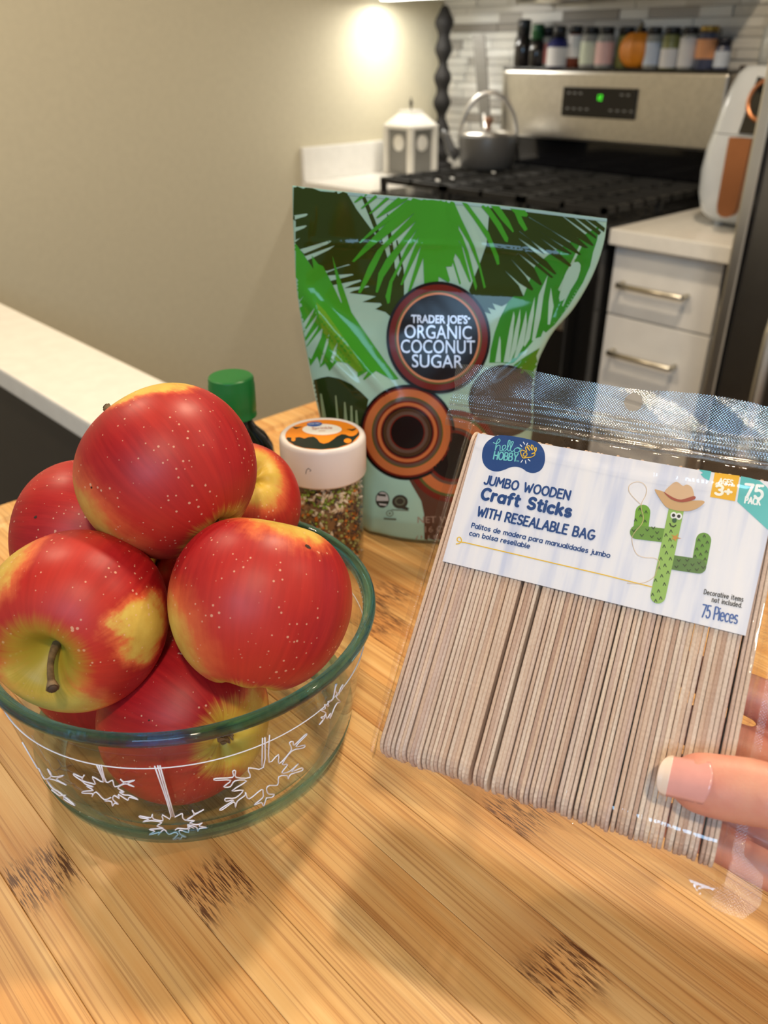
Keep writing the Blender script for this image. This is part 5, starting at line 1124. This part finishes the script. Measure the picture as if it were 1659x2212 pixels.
def film_h(s, t_, top):
    dx = np.maximum(np.maximum(-s, s-KW), 0); dyt = np.maximum(t_, 0); dyb = np.maximum(-KL-t_, 0)
    mid = -.0095
    if top:
        h0 = .00125 - .0045*sst((-t_-(KL-.010))/.012)
    else:
        h0 = -.0190 + .0045*sst((-t_-(KL-.010))/.012)
    k = np.maximum.reduce([sst(dx/.0048), sst(dyt/.010), sst(dyb/.007)])
    h = h0*(1-k)+(mid+(.00015 if top else -.00015))*k
    ss_ = np.abs(s*55+1.3*np.sin(t_*70))
    h = h + (.00035*np.sin(s*210+np.sin(t_*90)*1.6)*np.sin(t_*130+1.1))*k*(1 if top else .6)
    # header lifts towards the viewer, zip ridges
    h = h + .0085*np.clip((t_-.005)/.026, 0, 1.1)*(0.85+.15*np.sin(s*26+.5)) + .00035*np.sin(s*120+t_*260)*sst((t_-.008)/.01) + (.0010 if top else -.0007)*(np.exp(-((t_-.0075)/.0012)**2)+np.exp(-((t_-.0120)/.0010)**2)+.6*np.exp(-((t_-.0165-.0010*np.sin(s*50))/.0010)**2))
    if top: h = h + .0009*np.exp(-((t_+.0065-.0008*np.sin(s*60))/.0018)**2)*sst((KW-s)/.02)*sst(s/.01)
    if top: h = h + .0004*np.sin(s*330)*np.exp(-((t_+.001)/.004)**2)
    return h
HX, HY, HR = .0672, .0250, .0040
def film(name, top):
    tv = np.r_[np.linspace(-.1665, -.13, 34), np.linspace(-.129, -.012, 60), np.linspace(-.0112, .0315, 52)]; na = 130
    V, F_, MI = [], [], []
    S = np.zeros((len(tv), na)); T = np.zeros((len(tv), na))
    for i, t_ in enumerate(tv):
        S[i] = np.linspace(slft(t_), srgt(t_), na); T[i] = t_ + .0011*np.sin(S[i]*70+.8)*sst((t_-.022)/.008)
    low_ = T < -KL; T = np.where(low_, -KL+(T+KL)*(.36+.64*sst((S-KW+.012)/.016)), T)
    r = np.hypot(S-HX, T-HY); near = (r > HR*.72) & (r < HR*1.28); sc = np.where(near, HR/np.maximum(r, 1e-9), 1)
    S = HX+(S-HX)*sc; T = HY+(T-HY)*sc; r = np.hypot(S-HX, T-HY)
    H = film_h(S, T, top)
    for i in range(len(tv)):
        for j in range(na): V.append((S[i, j], T[i, j], H[i, j]))
    for i in range(len(tv)-1):
        for j in range(na-1):
            q = [(i, j), (i, j+1), (i+1, j+1), (i+1, j)]
            if all(r[a] <= HR*1.001 for a in q): continue
            F_.append([a*na+b for a, b in q]); sm__ = np.mean([S[a] for a in q]); tm__ = np.mean([T[a] for a in q])
            MI.append(1 if tm__ > .0025 else (2 if (sm__ < -.002 or sm__ > KW+.002) else 0))
    o = mk(name, V, F_, [M_film, M_head, M_edge], bag); o.data.polygons.foreach_set('material_index', MI); return o
film('front_film', True); film('back_film', False)
# zip profile strips
for k, tz in enumerate((.0072, .0122)):
    pts = [(s, tz, float(film_h(np.array(s), np.array(tz), True))-.0002) for s in np.linspace(-.0165, KW+.015, 60)]
    vs, fs = tube_data(pts, .0006, 6); mk('zip_strip', vs, fs, clear_mat('zip_plastic', (.90, .92, .94, 1), 1.5, .12, .05, 1.3), bag)

# ================================================================== HAND
t_ = None
def hskin(name):
    t = NT(name); b = t.b; tc = t.n('ShaderNodeTexCoord')
    n1 = t.n('ShaderNodeTexNoise', i_Scale=45.0, i_Detail=4.0); t.l(tc.outputs['Object'], n1.inputs['Vector'])
    n2 = t.n('ShaderNodeTexVoronoi', i_Scale=900.0); t.l(tc.outputs['Object'], n2.inputs['Vector'])
    t.l(t.ramp(n1.outputs[0], [(.3, srgb(196, 120, 106)), (.5, srgb(212, 144, 124)), (.7, srgb(220, 160, 136))]).outputs[0], b.inputs['Base Color'])
    b.inputs['Roughness'].default_value = .45; b.inputs['Subsurface Weight'].default_value = .25; b.inputs['Subsurface Radius'].default_value = (.006, .002, .001); b.inputs['Subsurface Scale'].default_value = .7
    mp = t.n('ShaderNodeMapping'); mp.inputs['Scale'].default_value = (420, 60, 60); t.l(tc.outputs['Object'], mp.inputs[0]); n3 = t.n('ShaderNodeTexNoise', i_Scale=1.0, i_Detail=2.0); t.l(mp.outputs[0], n3.inputs['Vector'])
    t.bump(t.math('ADD', t.math('MULTIPLY', n2.outputs['Distance'], .3), t.math('MULTIPLY', n3.outputs[0], .7)), .18, .0006); return t.m
person = thing('person', 'hand gripping the bag of craft sticks from the right, thumb in front', 'person', (0, 0, 0)); person.matrix_world = KM
def loft(secs, seg=20):
    """secs: (centre, radius across, radius thick, axis-n direction) ellipses along a path; rounded ends come from the radii"""
    vs, fs = [], []; n = len(secs); P = [np.array(s[0]) for s in secs]
    for i, (c_, ra, rb) in enumerate(secs):
        d = P[min(i+1, n-1)]-P[max(i-1, 0)]; d /= np.linalg.norm(d); up_ = np.array([0, 0, 1.0]); sd = np.cross(d, up_); sd /= np.linalg.norm(sd); u2 = np.cross(sd, d)
        for k in range(seg): a = 2*math.pi*k/seg; vs.append(P[i]+sd*ra*math.cos(a)+u2*rb*math.sin(a))
    for i in range(n-1):
        for k in range(seg): l = (k+1) % seg; fs.append((i*seg+k, i*seg+l, (i+1)*seg+l, (i+1)*seg+k))
    fs.append(tuple(range(seg))[::-1]); fs.append(tuple((n-1)*seg+k for k in range(seg))); return vs, fs
def digit(pts, rad, thick, n=7):
    """smooth finger with a rounded tip: pts tip->base"""
    c_ = catmull(pts, n); m_ = len(c_); R_ = np.interp(np.linspace(0, 1, m_), np.linspace(0, 1, len(rad)), rad); out = []
    L = np.r_[0, np.cumsum([np.linalg.norm(c_[i+1]-c_[i]) for i in range(m_-1)])]
    for i in range(m_):
        q = min(1.0, L[i]/(R_[i]*1.05)); f = math.sqrt(max(0.03, 1-(1-q)**2)); out.append((c_[i], R_[i]*f, R_[i]*thick*f))
    return loft(out)
hb = MB()
TN = .0010
thumb = [(.1135, -.1264, TN+.0066), (.121, -.1258, TN+.0076), (.131, -.1248, TN+.0084), (.140, -.1235, TN+.0095), (.150, -.1230, TN+.0120), (.165, -.1245, TN+.012), (.182, -.1290, .003), (.204, -.138, -.007), (.232, -.150, -.018), (.262, -.163, -.026)]
hb.add(*digit(thumb, [.0092, .0108, .0116, .0118, .0112, .0130, .0165, .0205, .0225, .018], .80))
for pts, rad in (([(.088, -.078, -.031), (.108, -.080, -.031), (.128, -.083, -.031), (.146, -.086, -.033), (.170, -.098, -.038), (.198, -.118, -.034)], [.0072, .0080, .0084, .0092, .0105, .0125]),
                 ([(.082, -.099, -.031), (.104, -.101, -.031), (.126, -.104, -.032), (.148, -.107, -.036), (.175, -.116, -.042), (.200, -.128, -.038)], [.0074, .0082, .0088, .0096, .0108, .0125]),
                 ([(.090, -.121, -.031), (.110, -.122, -.031), (.130, -.125, -.033), (.150, -.129, -.038), (.176, -.134, -.043), (.202, -.139, -.040)], [.0072, .0080, .0085, .0092, .0104, .0120]),
                 ([(.104, -.141, -.031), (.120, -.142, -.031), (.136, -.144, -.033), (.153, -.147, -.038), (.178, -.150, -.041), (.204, -.150, -.038)], [.0064, .0072, .0076, .0084, .0096, .0115])):
    hb.add(*digit(pts, rad, .92))
hb.add(*loft([((.172, -.128, -.020), .020, .012), ((.182, -.128, -.024), .030, .016), ((.200, -.132, -.026), .036, .019), ((.222, -.140, -.026), .038, .020), ((.248, -.152, -.024), .034, .020), ((.270, -.164, -.022), .029, .020), ((.300, -.182, -.020), .028, .021), ((.36, -.218, -.016), .031, .024), ((.40, -.242, -.014), .033, .026)], 24))
raw = mk('hand', hb.v, hb.f, hskin('skin'), None)
md = raw.modifiers.new('r', 'REMESH'); md.mode = 'VOXEL'; md.voxel_size = .0013
m2 = raw.modifiers.new('s', 'CORRECTIVE_SMOOTH' if False else 'SMOOTH'); m2.factor = .5; m2.iterations = 8
dg = bpy.context.evaluated_depsgraph_get(); me = bpy.data.meshes.new_from_object(raw.evaluated_get(dg)); me.materials.clear(); me.materials.append(bpy.data.materials['skin'])
bpy.data.objects.remove(raw); me.polygons.foreach_set('use_smooth', [True]*len(me.polygons))
# knuckle creases pressed into the thumb
co = np.zeros(len(me.vertices)*3); me.vertices.foreach_get('co', co); co = co.reshape(-1, 3)
for (cx_, amp, w_) in ((.1478, .0006, .0006), (.1500, .0007, .0006), (.1522, .0005, .0006)):
    k = np.exp(-((co[:, 0]-cx_-.03*(co[:, 1]+.123)**1-.0007*np.sin(co[:, 1]*900))/w_)**2)*(co[:, 2] > .010); co[:, 2] -= amp*k
me.vertices.foreach_set('co', co.ravel()); me.update()
ho = link(bpy.data.objects.new('hand', me), person)
# thumb nail
HBV = BVHTree.FromPolygons([Vector(v) for v in co], [tuple(p.vertices) for p in me.polygons])
def topz(s):
    y = -.1262+(s-.1158)*.10; h = HBV.ray_cast(Vector((s, y, .1)), Vector((0, 0, -1))); return h[0].z if h[0] else None
zs = [(s_, topz(s_)) for s_ in np.linspace(.118, .130, 9)]; zfit = np.polyfit([a_ for a_, b_ in zs], [b_ for a_, b_ in zs], 1)
def nail(name, s0, s1, half, mat, lift, tipround):
    vs, fs = [], []; ni, nj = 16, 13
    for i in range(ni):
        f = i/(ni-1)
        for j in range(nj):
            g = -1+2*j/(nj-1); s = s0+(s1-s0)*f
            s = s + (.0026*abs(g)**3)*(1-f)**1.5 if tipround else s - .0016*g*g*f*f*f
            hw_ = half*(1-.06*(1-f)); y = -.1262+(s-.1158)*.10+g*hw_
            vs.append((s, y, np.polyval(zfit, max(s, .112))+lift-.0030*g*g-.05*max(0, .112-s)))
    for i in range(ni-1):
        for j in range(nj-1): fs.append((i*nj+j, i*nj+j+1, (i+1)*nj+j+1, (i+1)*nj+j))
    o = mk(name, vs, fs, mat, ho); sd_ = o.modifiers.new('thickness', 'SOLIDIFY'); sd_.thickness = .0005; sd_.offset = -1; return o
M_nail = pm('nail_pink', srgb(222, 158, 150), .22, coat=.4, noise=.05, nscale=120); M_tip = pm('nail_tip', srgb(228, 206, 190), .25, coat=.3)
nail('thumbnail', .1135, .1282, .0073, M_nail, .0004, False)
nail('nail_tip', .1100, .1142, .0071, M_tip, .0005, True)
